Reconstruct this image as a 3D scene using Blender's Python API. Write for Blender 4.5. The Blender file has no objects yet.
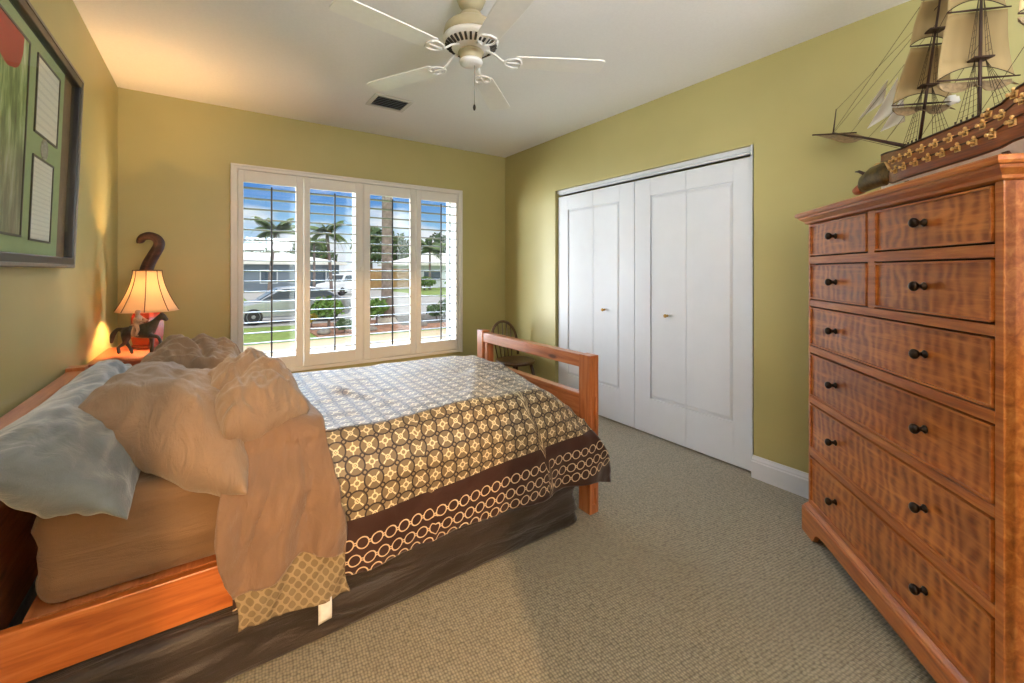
import bpy, bmesh, math, random
from mathutils import Vector, Matrix, noise, Euler

S = bpy.context.scene
COL = S.collection
random.seed(7)
PI = math.pi


def lin(r, g, b):
    f = lambda c: c / 12.92 if c <= 0.04045 else ((c + 0.055) / 1.055) ** 2.4
    return (f(r / 255), f(g / 255), f(b / 255), 1.0)


# ------------------------------------------------------------------ camera
cam_d = bpy.data.cameras.new('camera')
cam = bpy.data.objects.new('camera', cam_d)
COL.objects.link(cam)
cam.location = (0, 0, 1.25)
cam.rotation_euler = (PI / 2, 0, -math.radians(34.86))
cam_d.sensor_fit = 'HORIZONTAL'
cam_d.sensor_width = 36.0
cam_d.lens = 36.0 * 430.0 / 1024.0
cam_d.shift_y = -(341.5 - 271.3) / 1024.0
cam_d.clip_start = 0.02
cam_d.clip_end = 400
S.camera = cam

# ------------------------------------------------------------------ view + world
S.view_settings.view_transform = 'Standard'
S.view_settings.look = 'None'
S.view_settings.exposure = 0.2
S.view_settings.gamma = 1.0
S.view_settings.use_curve_mapping = False

W = bpy.data.worlds.new('sky')
S.world = W
W.use_nodes = True
wn, wl = W.node_tree.nodes, W.node_tree.links
wn.clear()


def wnode(t, **k):
    n = wn.new(t)
    for a, b in k.items():
        setattr(n, a, b)
    return n


w_out = wnode('ShaderNodeOutputWorld')
w_bg = wnode('ShaderNodeBackground')
w_tc = wnode('ShaderNodeTexCoord')
w_sep = wnode('ShaderNodeSeparateXYZ')
wl.new(w_tc.outputs['Generated'], w_sep.inputs[0])
w_r = wnode('ShaderNodeValToRGB')          # clear sky, horizon to zenith
cr = w_r.color_ramp
cr.elements[0].position = 0.0
cr.elements[0].color = lin(205, 225, 240)
cr.elements[1].position = 1.0
cr.elements[1].color = lin(70, 130, 215)
e = cr.elements.new(0.10); e.color = lin(150, 200, 240)
e = cr.elements.new(0.17); e.color = lin(55, 130, 215)
wl.new(w_sep.outputs['Z'], w_r.inputs[0])
w_map = wnode('ShaderNodeMapping')
w_map.inputs['Scale'].default_value = (5, 5, 16)
wl.new(w_tc.outputs['Generated'], w_map.inputs[0])
w_no = wnode('ShaderNodeTexNoise')
w_no.inputs['Scale'].default_value = 1.1
w_no.inputs['Detail'].default_value = 6
wl.new(w_map.outputs[0], w_no.inputs['Vector'])
w_cov = wnode('ShaderNodeValToRGB')        # how much cloud at each height
cc = w_cov.color_ramp
cc.elements[0].position = 0.0; cc.elements[0].color = (.22, .22, .22, 1)
cc.elements[1].position = 1.0; cc.elements[1].color = (.6, .6, .6, 1)
for p, v in ((0.09, .2), (0.14, -.0), (0.2, -.0), (0.27, .6)):
    e = cc.elements.new(p); e.color = (v, v, v, 1)
wl.new(w_sep.outputs['Z'], w_cov.inputs[0])
w_add = wnode('ShaderNodeMath', operation='ADD')
wl.new(w_no.outputs[0], w_add.inputs[0]); wl.new(w_cov.outputs[0], w_add.inputs[1])
w_mr = wnode('ShaderNodeMapRange')
w_mr.inputs['From Min'].default_value = 0.53
w_mr.inputs['From Max'].default_value = 0.72
wl.new(w_add.outputs[0], w_mr.inputs['Value'])
w_mix = wnode('ShaderNodeMix', data_type='RGBA')
w_mix.inputs['B'].default_value = (0.92, 0.95, 1.0, 1)
wl.new(w_mr.outputs[0], w_mix.inputs['Factor'])
wl.new(w_r.outputs[0], w_mix.inputs['A'])
wl.new(w_mix.outputs['Result'], w_bg.inputs['Color'])
w_st = wnode('ShaderNodeMapRange')         # upper sky brightened beyond the view to add light
w_st.inputs['From Min'].default_value = 0.22
w_st.inputs['From Max'].default_value = 0.34
w_st.inputs['To Min'].default_value = 0.88
w_st.inputs['To Max'].default_value = 1.6
wl.new(w_sep.outputs['Z'], w_st.inputs['Value'])
wl.new(w_st.outputs[0], w_bg.inputs['Strength'])
wl.new(w_bg.outputs[0], w_out.inputs[0])


def light(name, kind, loc, energy, color=(1, 1, 1), rot=(0, 0, 0), **k):
    d = bpy.data.lights.new(name, kind)
    d.energy = energy
    d.color = color
    for a, b in k.items():
        setattr(d, a, b)
    o = bpy.data.objects.new(name, d)
    COL.objects.link(o)
    o.location = loc
    o.rotation_euler = rot
    return o


# the sun stands high behind the house and lights the street
light('sun', 'SUN', (0, -10, 20), 1.0, (1, .95, .86), (math.radians(38), 0, math.radians(22)), angle=0.01)
# unseen area lamps added left, right and above the street to strengthen window light
def aim(name, loc, target, energy, color, sx, sy):
    d = Vector(target) - Vector(loc)
    return light(name, 'AREA', loc, energy, color, d.to_track_quat('-Z', 'Y').to_euler(), shape='RECTANGLE', size=sx, size_y=sy)


aim('window_fill_left', (-3.6, 7.6, .75), (1.3, 4.0, 1.25), 2000, (.92, .96, 1), 4.0, 3.2)
aim('window_fill_right', (6.6, 6.0, .75), (1.1, 4.0, 1.2), 1100, (.92, .96, 1), 3.0, 3.2)
aim('window_fill_high', (1.3, 11.0, 5.6), (1.1, 4.0, 1.3), 3500, (.62, .78, 1), 8.0, 4.2)
# added fill lamp on the wall behind the photographer, mostly lighting the ceiling
light('rear_fill', 'AREA', (0.75, -0.86, 1.75), 92, (.90, .95, 1), (math.radians(160), 0, 0),
      shape='RECTANGLE', size=1.1, size_y=.9)
# warm hall lamp that shines in through the doorway behind the photographer
light('hall_lamp', 'POINT', (-0.95, -3.5, 2.40), 820, (1, .62, .30), shadow_soft_size=0.05)

# room, metres
XL, XR, YB, YR, H = -0.54, 2.70, 4.01, -0.75, 2.527

# ------------------------------------------------------------------ materials


class NT:
    def __init__(s, name):
        s.m = bpy.data.materials.new(name)
        s.m.use_nodes = True
        s.n = s.m.node_tree.nodes
        s.l = s.m.node_tree.links
        s.n.clear()
        s.out = s.n.new('ShaderNodeOutputMaterial')
        s.b = s.n.new('ShaderNodeBsdfPrincipled')
        s.l.new(s.b.outputs[0], s.out.inputs[0])

    def node(s, t, ins=None, **k):
        n = s.n.new(t)
        for a, b in k.items():
            setattr(n, a, b)
        for a, b in (ins or {}).items():
            s.put(n.inputs[a], b)
        return n

    def put(s, sock, v):
        if hasattr(v, 'node'):
            s.l.new(v, sock)
        else:
            sock.default_value = v

    def math(s, op, a, b=0.0, c=None):
        n = s.n.new('ShaderNodeMath')
        n.operation = op
        s.put(n.inputs[0], a)
        s.put(n.inputs[1], b)
        if c is not None:
            s.put(n.inputs[2], c)
        return n.outputs[0]

    def mix(s, f, a, b):
        n = s.n.new('ShaderNodeMix')
        n.data_type = 'RGBA'
        s.put(n.inputs['Factor'], f)
        s.put(n.inputs['A'], a)
        s.put(n.inputs['B'], b)
        return n.outputs['Result']

    def ramp(s, f, stops):
        n = s.n.new('ShaderNodeValToRGB')
        s.put(n.inputs[0], f)
        r = n.color_ramp
        r.elements[0].position, r.elements[0].color = stops[0]
        r.elements[1].position, r.elements[1].color = stops[-1]
        for p, c in stops[1:-1]:
            e = r.elements.new(p)
            e.color = c
        return n.outputs[0]

    def coords(s, scale=(1, 1, 1), rot=(0, 0, 0), which='Object'):
        t = s.n.new('ShaderNodeTexCoord')
        m = s.n.new('ShaderNodeMapping')
        m.inputs['Scale'].default_value = scale
        m.inputs['Rotation'].default_value = rot
        s.l.new(t.outputs[which], m.inputs[0])
        return m.outputs[0]

    def noise(s, vec, scale, detail=4, rough=.55, dist=0):
        n = s.n.new('ShaderNodeTexNoise')
        s.l.new(vec, n.inputs['Vector'])
        n.inputs['Scale'].default_value = scale
        n.inputs['Detail'].default_value = detail
        n.inputs['Roughness'].default_value = rough
        n.inputs['Distortion'].default_value = dist
        return n.outputs[0]

    def bump(s, h, strength=.2, dist=.01):
        n = s.n.new('ShaderNodeBump')
        n.inputs['Strength'].default_value = strength
        n.inputs['Distance'].default_value = dist
        s.put(n.inputs['Height'], h)
        s.l.new(n.outputs[0], s.b.inputs['Normal'])

    def set(s, **k):
        for a, b in k.items():
            s.put(s.b.inputs[a.replace('_', ' ')], b)
        return s


def plain(name, col, rough=.6, metal=0., var=.06, nscale=30, bump=0., spec=.5):
    t = NT(name)
    v = t.coords()
    n = t.noise(v, nscale, 3)
    d = tuple(max(0, c * (1 - var * 2)) for c in col[:3]) + (1,)
    l = tuple(min(1, c * (1 + var * 2)) for c in col[:3]) + (1,)
    t.set(Base_Color=t.ramp(n, [(.3, d), (.7, l)]), Roughness=rough, Metallic=metal)
    t.b.inputs['Specular IOR Level'].default_value = spec
    if bump:
        t.bump(n, bump)
    return t.m


def wood(name, dark, mid, lite, scale=(1, 1, 1), rot=(0, 0, 0), rough=.35, curl=0., knots=False, coat=.2):
    """grain runs along local X before rot; curl adds the cross figure of curly cherry"""
    t = NT(name)
    # the long grain follows the axis that rot turns local X onto
    ax = 1 if rot[2] else 2 if rot[1] else 0
    v = t.coords(tuple((1.2 if k == ax else 14) * scale[k] for k in range(3)))
    n = t.noise(v, 3.0, 6, .6, .6)
    c = t.ramp(n, [(.25, dark), (.5, mid), (.78, lite)])
    if curl:
        v2 = t.coords((1, 1, 1), rot)
        w = t.node('ShaderNodeTexWave', {'Vector': v2, 'Scale': 7.0, 'Distortion': 7.0, 'Detail': 3.0,
                                         'Detail Scale': 1.3}, wave_type='BANDS', bands_direction='X')
        k = t.noise(v2, 6, 4)
        f = t.math('MULTIPLY', w.outputs['Fac'], t.math('MULTIPLY', k, curl))
        c = t.mix(f, c, lite)
        blot = t.noise(v2, 3.2, 5, .6)
        c = t.mix(t.math('MULTIPLY', t.node('ShaderNodeMapRange', {'Value': blot, 'From Min': .45, 'From Max': .75}).outputs[0], .55), c, dark)
    if knots:
        v3 = t.coords(tuple(1.6 if k == ax else 5 for k in range(3)))
        vo = t.node('ShaderNodeTexVoronoi', {'Vector': v3, 'Scale': 1.7})
        k = t.node('ShaderNodeMapRange', {'Value': vo.outputs['Distance'], 'From Min': .06, 'From Max': .13,
                                          'To Min': .85, 'To Max': 0.0}).outputs[0]
        c = t.mix(k, c, tuple(x * .25 for x in dark[:3]) + (1,))
    t.set(Base_Color=c, Roughness=rough)
    t.b.inputs['Coat Weight'].default_value = coat
    t.b.inputs['Coat Roughness'].default_value = .2
    t.bump(n, .06, .004)
    return t.m


def fabric(name, col, var=.1, wrinkle=.35, wscale=9, weave=500, rough=.85, sheen=.3, stretch=(1, 1, 1)):
    t = NT(name)
    v = t.coords(stretch)
    n = t.noise(v, wscale, 5, .55, .8)
    w = t.noise(t.coords(), weave, 2)
    d = tuple(c * (1 - var) for c in col[:3]) + (1,)
    l = tuple(min(1, c * (1 + var)) for c in col[:3]) + (1,)
    t.set(Base_Color=t.ramp(t.math('ADD', t.math('MULTIPLY', n, .7), t.math('MULTIPLY', w, .3)), [(.3, d), (.7, l)]),
          Roughness=rough)
    t.b.inputs['Sheen Weight'].default_value = sheen
    t.bump(t.math('ADD', n, t.math('MULTIPLY', w, .06)), wrinkle, .02)
    return t.m


def glass(name, tint=(1, 1, 1, 1), gloss=.06):
    t = NT(name)
    t.n.remove(t.b)
    tr = t.node('ShaderNodeBsdfTransparent', {'Color': tint})
    gl = t.node('ShaderNodeBsdfGlossy', {'Roughness': .02})
    mx = t.node('ShaderNodeMixShader', {'Fac': gloss})
    t.l.new(tr.outputs[0], mx.inputs[1]); t.l.new(gl.outputs[0], mx.inputs[2])
    t.l.new(mx.outputs[0], t.out.inputs[0])
    return t.m


M = {}


def wall_mat():
    t = NT('olive_wall_paint')
    v = t.coords()
    n = t.noise(v, 2.0, 3)
    f = t.noise(v, 160, 3)
    t.set(Base_Color=t.ramp(n, [(.3, lin(176, 166, 110)), (.7, lin(182, 172, 116))]), Roughness=.42)
    t.b.inputs['Specular IOR Level'].default_value = .45
    t.bump(f, .08, .004)
    return t.m


def carpet_mat():
    t = NT('berber_carpet')
    v = t.coords((1, 1, 1), (0, 0, .12))
    ch = t.node('ShaderNodeTexVoronoi', {'Vector': t.coords((1, .8, 1), (0, 0, .12)), 'Scale': 105.0, 'Randomness': .35})
    n = t.noise(v, 3, 4)
    f = t.noise(v, 55, 4, .7)
    m = t.math('ADD', t.math('MULTIPLY', ch.outputs['Distance'], .9), t.math('MULTIPLY', f, .5))
    c = t.ramp(m, [(.25, lin(184, 171, 145)), (.55, lin(158, 146, 122)), (.95, lin(90, 82, 66))])
    c = t.mix(t.math('MULTIPLY', n, .3), c, lin(126, 117, 98))
    t.set(Base_Color=c, Roughness=.95)
    t.b.inputs['Sheen Weight'].default_value = .25
    t.bump(t.math('SUBTRACT', 1.0, ch.outputs['Distance']), .55, .006)
    return t.m


def comforter_mat():
    """tan ground with dark rings, cream spokes and blossoms; below v = 0 a brown band of cream ring chains"""
    t = NT('ring_print_comforter')
    uv = t.node('ShaderNodeUVMap').outputs[0]
    sp = t.node('ShaderNodeSeparateXYZ', {0: uv})
    u, v = sp.outputs[0], sp.outputs[1]
    P = .084                                    # lattice pitch
    q = .70710678 / P
    a = t.math('MULTIPLY', t.math('ADD', u, v), q)
    b = t.math('MULTIPLY', t.math('SUBTRACT', v, u), q)

    def cell(x, off):                           # centred fractional part
        return t.math('SUBTRACT', t.math('FRACT', t.math('ADD', x, off)), .5)

    def length(x, y):
        return t.math('SQRT', t.math('ADD', t.math('MULTIPLY', x, x), t.math('MULTIPLY', y, y)))

    def ring(r, rad, w):
        return t.math('LESS_THAN', t.math('ABSOLUTE', t.math('SUBTRACT', r, rad)), w)

    def either(x, y):
        return t.math('MAXIMUM', x, y)

    def both(x, y):
        return t.math('MULTIPLY', x, y)

    a0, b0 = cell(a, .5), cell(b, .5)           # big rings at the lattice points
    a1, b1 = cell(a, 0.), cell(b, 0.)           # blossoms at the cell centres
    r0, r1 = length(a0, b0), length(a1, b1)
    tan, cream, dark, brown = lin(146, 128, 98), lin(232, 216, 178), lin(44, 30, 26), lin(66, 36, 28)
    weave = t.noise(t.coords(), 400, 2)
    c = t.mix(t.math('MULTIPLY', weave, .35), tan, lin(118, 104, 80))
    # faint dark fan inside the rings
    ins = t.math('LESS_THAN', r0, .40)
    c = t.mix(both(ins, .45), c, lin(92, 76, 56))
    # spokes: diagonal cross, pinched at the centre
    aa, ab = t.math('ABSOLUTE', a0), t.math('ABSOLUTE', b0)
    wid = t.math('ADD', .012, t.math('MULTIPLY', r0, .075))
    spoke = both(t.math('LESS_THAN', t.math('MINIMUM', aa, ab), wid), t.math('LESS_THAN', r0, .33))
    hub = ring(r0, .095, .024)
    c = t.mix(either(spoke, hub), c, cream)
    # blossom
    ac, bc = t.math('ABSOLUTE', a1), t.math('ABSOLUTE', b1)
    d1 = t.math('ABSOLUTE', t.math('SUBTRACT', ac, bc))
    arm = both(t.math('LESS_THAN', d1, .042), both(t.math('LESS_THAN', r1, .30), t.math('GREATER_THAN', r1, .1)))
    c = t.mix(either(arm, ring(r1, .115, .030)), c, cream)
    # small dark rings midway between neighbours
    s1, s2 = length(a1, b0), length(a0, b1)
    small = either(ring(s1, .095, .032), ring(s2, .095, .032))
    c = t.mix(small, c, dark)
    c = t.mix(ring(r0, .405, .034), c, dark)
    # band
    band = t.math('LESS_THAN', v, 0.0)
    chain = None
    pit = .051
    for row, off in ((-.092, 0.), (-.153, .5), (-.207, 0.)):
        x = t.math('MULTIPLY', cell(t.math('ADD', t.math('DIVIDE', u, pit), off), 0.), pit)
        y = t.math('SUBTRACT', v, row)
        rr = length(x, y)
        k = ring(rr, .0205, .0023)
        xl = t.math('ABSOLUTE', x)
        k = either(k, both(t.math('GREATER_THAN', xl, .0195), t.math('LESS_THAN', t.math('ABSOLUTE', t.math('SUBTRACT', t.math('ABSOLUTE', y), .004)), .0022)))
        chain = k if chain is None else either(chain, k)
    bc_ = t.mix(chain, t.mix(weave, brown, lin(50, 27, 22)), lin(226, 204, 170))
    c = t.mix(band, c, bc_)
    t.set(Base_Color=c, Roughness=.50)
    t.b.inputs['Specular IOR Level'].default_value = .5
    t.b.inputs['Sheen Weight'].default_value = .25
    t.b.inputs['Sheen Roughness'].default_value = .4
    n = t.noise(t.coords(), 9, 4, .5, .5)
    t.bump(n, .3, .02)
    return t.m


def lattice_mat():
    t = NT('tan_lattice_lining')
    uv = t.node('ShaderNodeUVMap').outputs[0]
    sp = t.node('ShaderNodeSeparateXYZ', {0: uv})
    u, v = sp.outputs[0], sp.outputs[1]
    q = .7071 / .027
    a = t.math('MULTIPLY', t.math('ADD', u, v), q)
    b = t.math('MULTIPLY', t.math('SUBTRACT', v, u), q)
    fa = t.math('ABSOLUTE', t.math('SUBTRACT', t.math('FRACT', a), .5))
    fb = t.math('ABSOLUTE', t.math('SUBTRACT', t.math('FRACT', b), .5))
    d = t.math('POWER', t.math('ADD', t.math('POWER', fa, 3.0), t.math('POWER', fb, 3.0)), .3333)
    c = t.mix(t.math('GREATER_THAN', d, .40), lin(126, 109, 82), lin(158, 140, 110))
    t.set(Base_Color=c, Roughness=.85)
    t.bump(t.noise(t.coords(), 22, 4), .3, .01)
    return t.m


def photo_mat():
    """matted woodland print with a red shape near its top"""
    t = NT('woodland_print')
    v = t.coords()
    sp = t.node('ShaderNodeSeparateXYZ', {0: v})
    n = t.noise(t.coords((1, 12, 2.5)), 2.0, 5, .6)
    c = t.ramp(n, [(.25, lin(52, 70, 44)), (.45, lin(112, 142, 86)), (.58, lin(176, 198, 142)), (.75, lin(236, 240, 222))])
    pth = t.noise(t.coords((1, 6, 3)), 1.3, 4)
    low = t.node('ShaderNodeMapRange', {'Value': sp.outputs[2], 'From Min': .50, 'From Max': .30}).outputs[0]
    c = t.mix(t.math('MULTIPLY', low, pth), c, lin(140, 110, 110))
    # red cloth at the top
    rd = t.noise(t.coords((1, 3, 3)), 2, 3)
    dy = t.math('SUBTRACT', sp.outputs[1], 1.90)
    dz = t.math('SUBTRACT', sp.outputs[2], .72)
    e = t.math('ADD', t.math('MULTIPLY', t.math('MULTIPLY', dy, dy), 50.0), t.math('MULTIPLY', t.math('MULTIPLY', dz, dz), 60.0))
    k = t.math('LESS_THAN', t.math('ADD', e, t.math('MULTIPLY', rd, .9)), 1.25)
    c = t.mix(k, c, t.mix(rd, lin(120, 14, 16), lin(225, 50, 50)))
    t.set(Base_Color=c, Roughness=.5)
    return t.m


def paper_mat(name, rows):
    """white certificate with faint lines of text"""
    t = NT(name)
    sp = t.node('ShaderNodeSeparateXYZ', {0: t.coords()})
    ln = t.math('LESS_THAN', t.math('FRACT', t.math('MULTIPLY', sp.outputs[2], rows)), .32)
    w = t.noise(t.coords((1, 30, 30)), 5, 2)
    k = t.math('MULTIPLY', ln, t.math('MULTIPLY', w, .38))
    t.set(Base_Color=t.mix(k, lin(236, 234, 226), lin(150, 152, 154)), Roughness=.5)
    return t.m


M['wall'] = wall_mat()
M['carpet'] = carpet_mat()
M['comforter'] = comforter_mat()
M['lattice'] = lattice_mat()
M['ceiling'] = plain('ceiling_paint', lin(242, 240, 240), .9, var=.01, nscale=90, bump=.03)
M['white'] = plain('white_satin_paint', lin(214, 217, 224), .5, var=.008, nscale=8)
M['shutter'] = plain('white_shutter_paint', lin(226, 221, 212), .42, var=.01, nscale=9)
M['louver'] = plain('louver_backlit_shade', lin(112, 104, 98), .5)  # white louvers coloured dark, their backlit shade put into the colour
M['rod'] = plain('tilt_rod_backlit_shade', lin(40, 36, 34), .5)  # white rods coloured near black, backlit shade put into the colour
M['vinyl'] = plain('white_window_vinyl', lin(206, 211, 215), .45, var=.01)
M['glass'] = glass('window_glass', (.97, .98, .98, 1), .03)
M['frame_glass'] = glass('picture_glass', (.98, .99, .98, 1), .06)
M['pine'] = wood('stained_pine', lin(146, 72, 28), lin(190, 104, 44), lin(212, 132, 68), rough=.33, knots=True, coat=.35)  # side rails more orange, warm lamp light put into the wood tone
M['pine_y'] = wood('stained_pine_cross', lin(148, 80, 42), lin(188, 112, 66), lin(212, 144, 96), rot=(0, 0, PI / 2), rough=.33, knots=True, coat=.35)  # same pine, paler and pinker with window light put into the colour
M['pine_z'] = wood('stained_pine_upright', lin(148, 80, 42), lin(188, 112, 66), lin(212, 144, 96), rot=(0, PI / 2, 0), rough=.33, coat=.35)  # paler like the cross pieces, window light in the colour
ch_d, ch_m, ch_l = lin(98, 44, 15), lin(158, 80, 29), lin(226, 144, 68)
M['cherry'] = wood('cherry_case', lin(130, 64, 24), lin(184, 104, 46), lin(218, 146, 78), rough=.3, coat=.35)
M['cherry_z'] = wood('cherry_stile', lin(130, 64, 24), lin(184, 104, 46), lin(218, 146, 78), rot=(0, PI / 2, 0), rough=.3, coat=.35)
M['curly'] = wood('curly_cherry_front', ch_d, ch_m, ch_l, rough=.28, curl=1.05, coat=.4)
M['groove'] = plain('dark_drawer_gap', lin(30, 14, 8), .8)
M['knob'] = plain('oil_rubbed_bronze', lin(52, 42, 36), .28, metal=.85, nscale=60)
M['brass'] = plain('brushed_brass', lin(176, 140, 80), .3, metal=.9)
M['sheet'] = fabric('tan_brown_sheet', lin(118, 90, 62), .06, .6, 3.5, stretch=(1, 3, 5), sheen=.15)
M['pillow_brown'] = fabric('taupe_pillowcase', lin(142, 117, 95), .05, .8, 8, sheen=.3, stretch=(2.2, .7, 1))
M['pillow_gray'] = fabric('blue_gray_velour', lin(106, 116, 122), .30, .5, 10, sheen=.7)
M['flap'] = fabric('taupe_comforter_back', lin(130, 101, 79), .05, .7, 6, sheen=.25, stretch=(2.5, 1, .8))
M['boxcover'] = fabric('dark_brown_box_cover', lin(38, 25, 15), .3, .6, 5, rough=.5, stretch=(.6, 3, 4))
M['tag'] = plain('white_care_tag', lin(225, 225, 222), .7)
M['fan'] = plain('fan_white_enamel', lin(246, 244, 240), .35, var=.01)
M['fan_cream'] = plain('fan_antique_cream', lin(186, 174, 142), .4, var=.02)
M['fan_dark'] = plain('fan_vent_shadow', lin(60, 56, 50), .7)
M['vent'] = plain('vent_white', lin(216, 214, 210), .5, var=.01)
M['vent_gray'] = plain('vent_gray_louver', lin(150, 158, 162), .5)
M['black'] = plain('black_lacquer', lin(26, 24, 24), .35)
M['silver'] = plain('frame_pewter_edge', lin(120, 116, 112), .35, metal=.6)
M['mat_green'] = plain('sage_mat_board', lin(164, 184, 140), .85, var=.02)
M['liner'] = plain('brown_frame_liner', lin(122, 94, 66), .6)
M['photo'] = photo_mat()
M['cert'] = paper_mat('certificate_paper', 34)
M['letter'] = paper_mat('letter_paper', 60)
M['emblem'] = plain('pewter_emblem', lin(170, 168, 160), .4, metal=.5, nscale=200, var=.2)
M['walnut'] = wood('chair_walnut', lin(58, 36, 18), lin(84, 54, 26), lin(108, 72, 36), rot=(0, PI / 2, 0), rough=.4)
M['night'] = wood('nightstand_wood', lin(120, 48, 24), lin(160, 72, 40), lin(184, 96, 58), rough=.35)
M['red_lac'] = plain('oxblood_ceramic', lin(128, 40, 26), .25, nscale=9, var=.1)
M['carve'] = wood('dark_carved_wood', lin(26, 12, 10), lin(52, 27, 22), lin(84, 50, 42), scale=(3, 1, 1), rough=.7, coat=.0)
M['horse'] = plain('dark_bronze_figurine', lin(70, 62, 52), .45, metal=.3, nscale=60, var=.2)
M['rider'] = plain('pale_painted_rider', lin(206, 160, 124), .5, nscale=50, var=.15)
M['saddle'] = plain('saddle_tan', lin(186, 138, 96), .5)
M['paper'] = plain('cream_paper', lin(232, 214, 176), .7, var=.02)
M['book_red'] = plain('red_book_cover', lin(150, 48, 30), .5)
M['trim_brown'] = plain('brown_shade_trim', lin(92, 62, 34), .7)


def shade_mat():
    t = NT('lit_linen_shade')
    t.n.remove(t.b)
    d = t.node('ShaderNodeBsdfDiffuse', {'Color': lin(246, 226, 196)})
    tr = t.node('ShaderNodeBsdfTranslucent', {'Color': lin(255, 238, 208)})
    mx = t.node('ShaderNodeMixShader', {'Fac': .55})
    t.l.new(d.outputs[0], mx.inputs[1]); t.l.new(tr.outputs[0], mx.inputs[2])
    t.l.new(mx.outputs[0], t.out.inputs[0])
    return t.m


M['shade'] = shade_mat()


def sail_mat(name, col):
    t = NT(name)
    w = t.node('ShaderNodeTexWave', {'Vector': t.coords(), 'Scale': 9.0, 'Distortion': .4}, wave_type='BANDS', bands_direction='Y')
    c = t.mix(t.math('MULTIPLY', w.outputs['Fac'], .25), col, tuple(x * .7 for x in col[:3]) + (1,))
    t.set(Base_Color=c, Roughness=.85)
    return t.m


M['sail'] = sail_mat('tan_sailcloth', lin(166, 142, 98))
M['sail_white'] = sail_mat('white_sailcloth', lin(234, 230, 222))
M['furl'] = plain('furled_sailcloth', lin(150, 126, 92), .85, nscale=60, var=.15)
M['spar'] = plain('dark_spar_wood', lin(62, 34, 22), .5)
M['hull'] = wood('ship_hull_planks', lin(92, 44, 20), lin(136, 74, 34), lin(164, 98, 50), scale=(2, 4, 4), rough=.35)
M['hull_white'] = plain('white_lower_hull', lin(222, 224, 230), .3)
M['gold'] = plain('gilt_gunports', lin(226, 184, 120), .4, metal=.45, nscale=120)
M['olive_bronze'] = plain('olive_bronze_figurehead', lin(86, 68, 34), .35, metal=.5, nscale=40, var=.3)
M['copper'] = plain('copper_muzzle', lin(178, 98, 62), .35, metal=.6)
M['rope'] = plain('dark_rigging_cord', lin(70, 58, 42), .9)
M['wire'] = plain('fan_pull_chain', lin(150, 146, 138), .4, metal=.6)

# ------------------------------------------------------------------ mesh helpers


def add_box(bm, x0, x1, y0, y1, z0, z1, mi=0, bev=0.0, mat=None):
    vs = [bm.verts.new((x, y, z)) for x in (x0, x1) for y in (y0, y1) for z in (z0, z1)]
    if mat is not None:
        for v in vs:
            v.co = mat @ v.co
    idx = ((0, 1, 3, 2), (4, 6, 7, 5), (0, 4, 5, 1), (2, 3, 7, 6), (0, 2, 6, 4), (1, 5, 7, 3))
    fs = []
    for q in idx:
        f = bm.faces.new([vs[i] for i in q])
        f.material_index = mi
        fs.append(f)
    if bev > 0:
        es = list({e for f in fs for e in f.edges})
        bmesh.ops.bevel(bm, geom=es, offset=bev, segments=2, profile=.5, affect='EDGES')
    return vs


def add_tube(bm, pts, rad, seg=8, caps=True, mi=0, closed=False):
    pts = [Vector(p) for p in pts]
    n = len(pts)
    if not hasattr(rad, '__len__'):
        rad = [rad] * n
    rings = []
    prev = None
    for i, p in enumerate(pts):
        if closed:
            d = pts[(i + 1) % n] - pts[i - 1]
        else:
            d = pts[min(i + 1, n - 1)] - pts[max(i - 1, 0)]
        d.normalize()
        if prev is None:
            a = Vector((0, 0, 1)) if abs(d.z) < .9 else Vector((1, 0, 0))
            nx = d.cross(a).normalized()
        else:
            nx = (prev - d * prev.dot(d))
            nx = nx.normalized() if nx.length > 1e-6 else d.orthogonal().normalized()
        prev = nx
        ny = d.cross(nx)
        r = rad[i]
        rx, ry = (r if hasattr(r, '__len__') else (r, r))
        rings.append([bm.verts.new(p + nx * rx * math.cos(2 * PI * k / seg) + ny * ry * math.sin(2 * PI * k / seg)) for k in range(seg)])
    m = n if closed else n - 1
    for i in range(m):
        A, B = rings[i], rings[(i + 1) % n]
        for k in range(seg):
            f = bm.faces.new((A[k], A[(k + 1) % seg], B[(k + 1) % seg], B[k]))
            f.smooth = True
            f.material_index = mi
    if caps and not closed:
        for R, rev in ((rings[0], True), (rings[-1], False)):
            f = bm.faces.new(R[::-1] if rev else R)
            f.material_index = mi


def add_lathe(bm, prof, cx=0, cy=0, seg=32, mi=0, mat=None, caps=True):
    rings = []
    for r, z in prof:
        ring = []
        for k in range(seg):
            co = Vector((cx + r * math.cos(2 * PI * k / seg), cy + r * math.sin(2 * PI * k / seg), z))
            ring.append(bm.verts.new(mat @ co if mat is not None else co))
        rings.append(ring)
    for A, B in zip(rings, rings[1:]):
        for k in range(seg):
            f = bm.faces.new((A[k], A[(k + 1) % seg], B[(k + 1) % seg], B[k]))
            f.smooth = True
            f.material_index = mi
    if caps:
        bm.faces.new(rings[0][::-1]).material_index = mi
        bm.faces.new(rings[-1]).material_index = mi


def add_grid(bm, fn, nu, nv, mi=0, smooth=True, uvfn=None, thick=0.0):
    vs = [[bm.verts.new(fn(i / nu, j / nv)) for j in range(nv + 1)] for i in range(nu + 1)]
    uvl = bm.loops.layers.uv.verify() if uvfn else None
    for i in range(nu):
        for j in range(nv):
            ids = ((i, j), (i + 1, j), (i + 1, j + 1), (i, j + 1))
            f = bm.faces.new([vs[a][b] for a, b in ids])
            f.smooth = smooth
            f.material_index = mi
            if uvfn:
                for lp, (a, b) in zip(f.loops, ids):
                    lp[uvl].uv = uvfn(a / nu, b / nv)
    return vs


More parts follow.
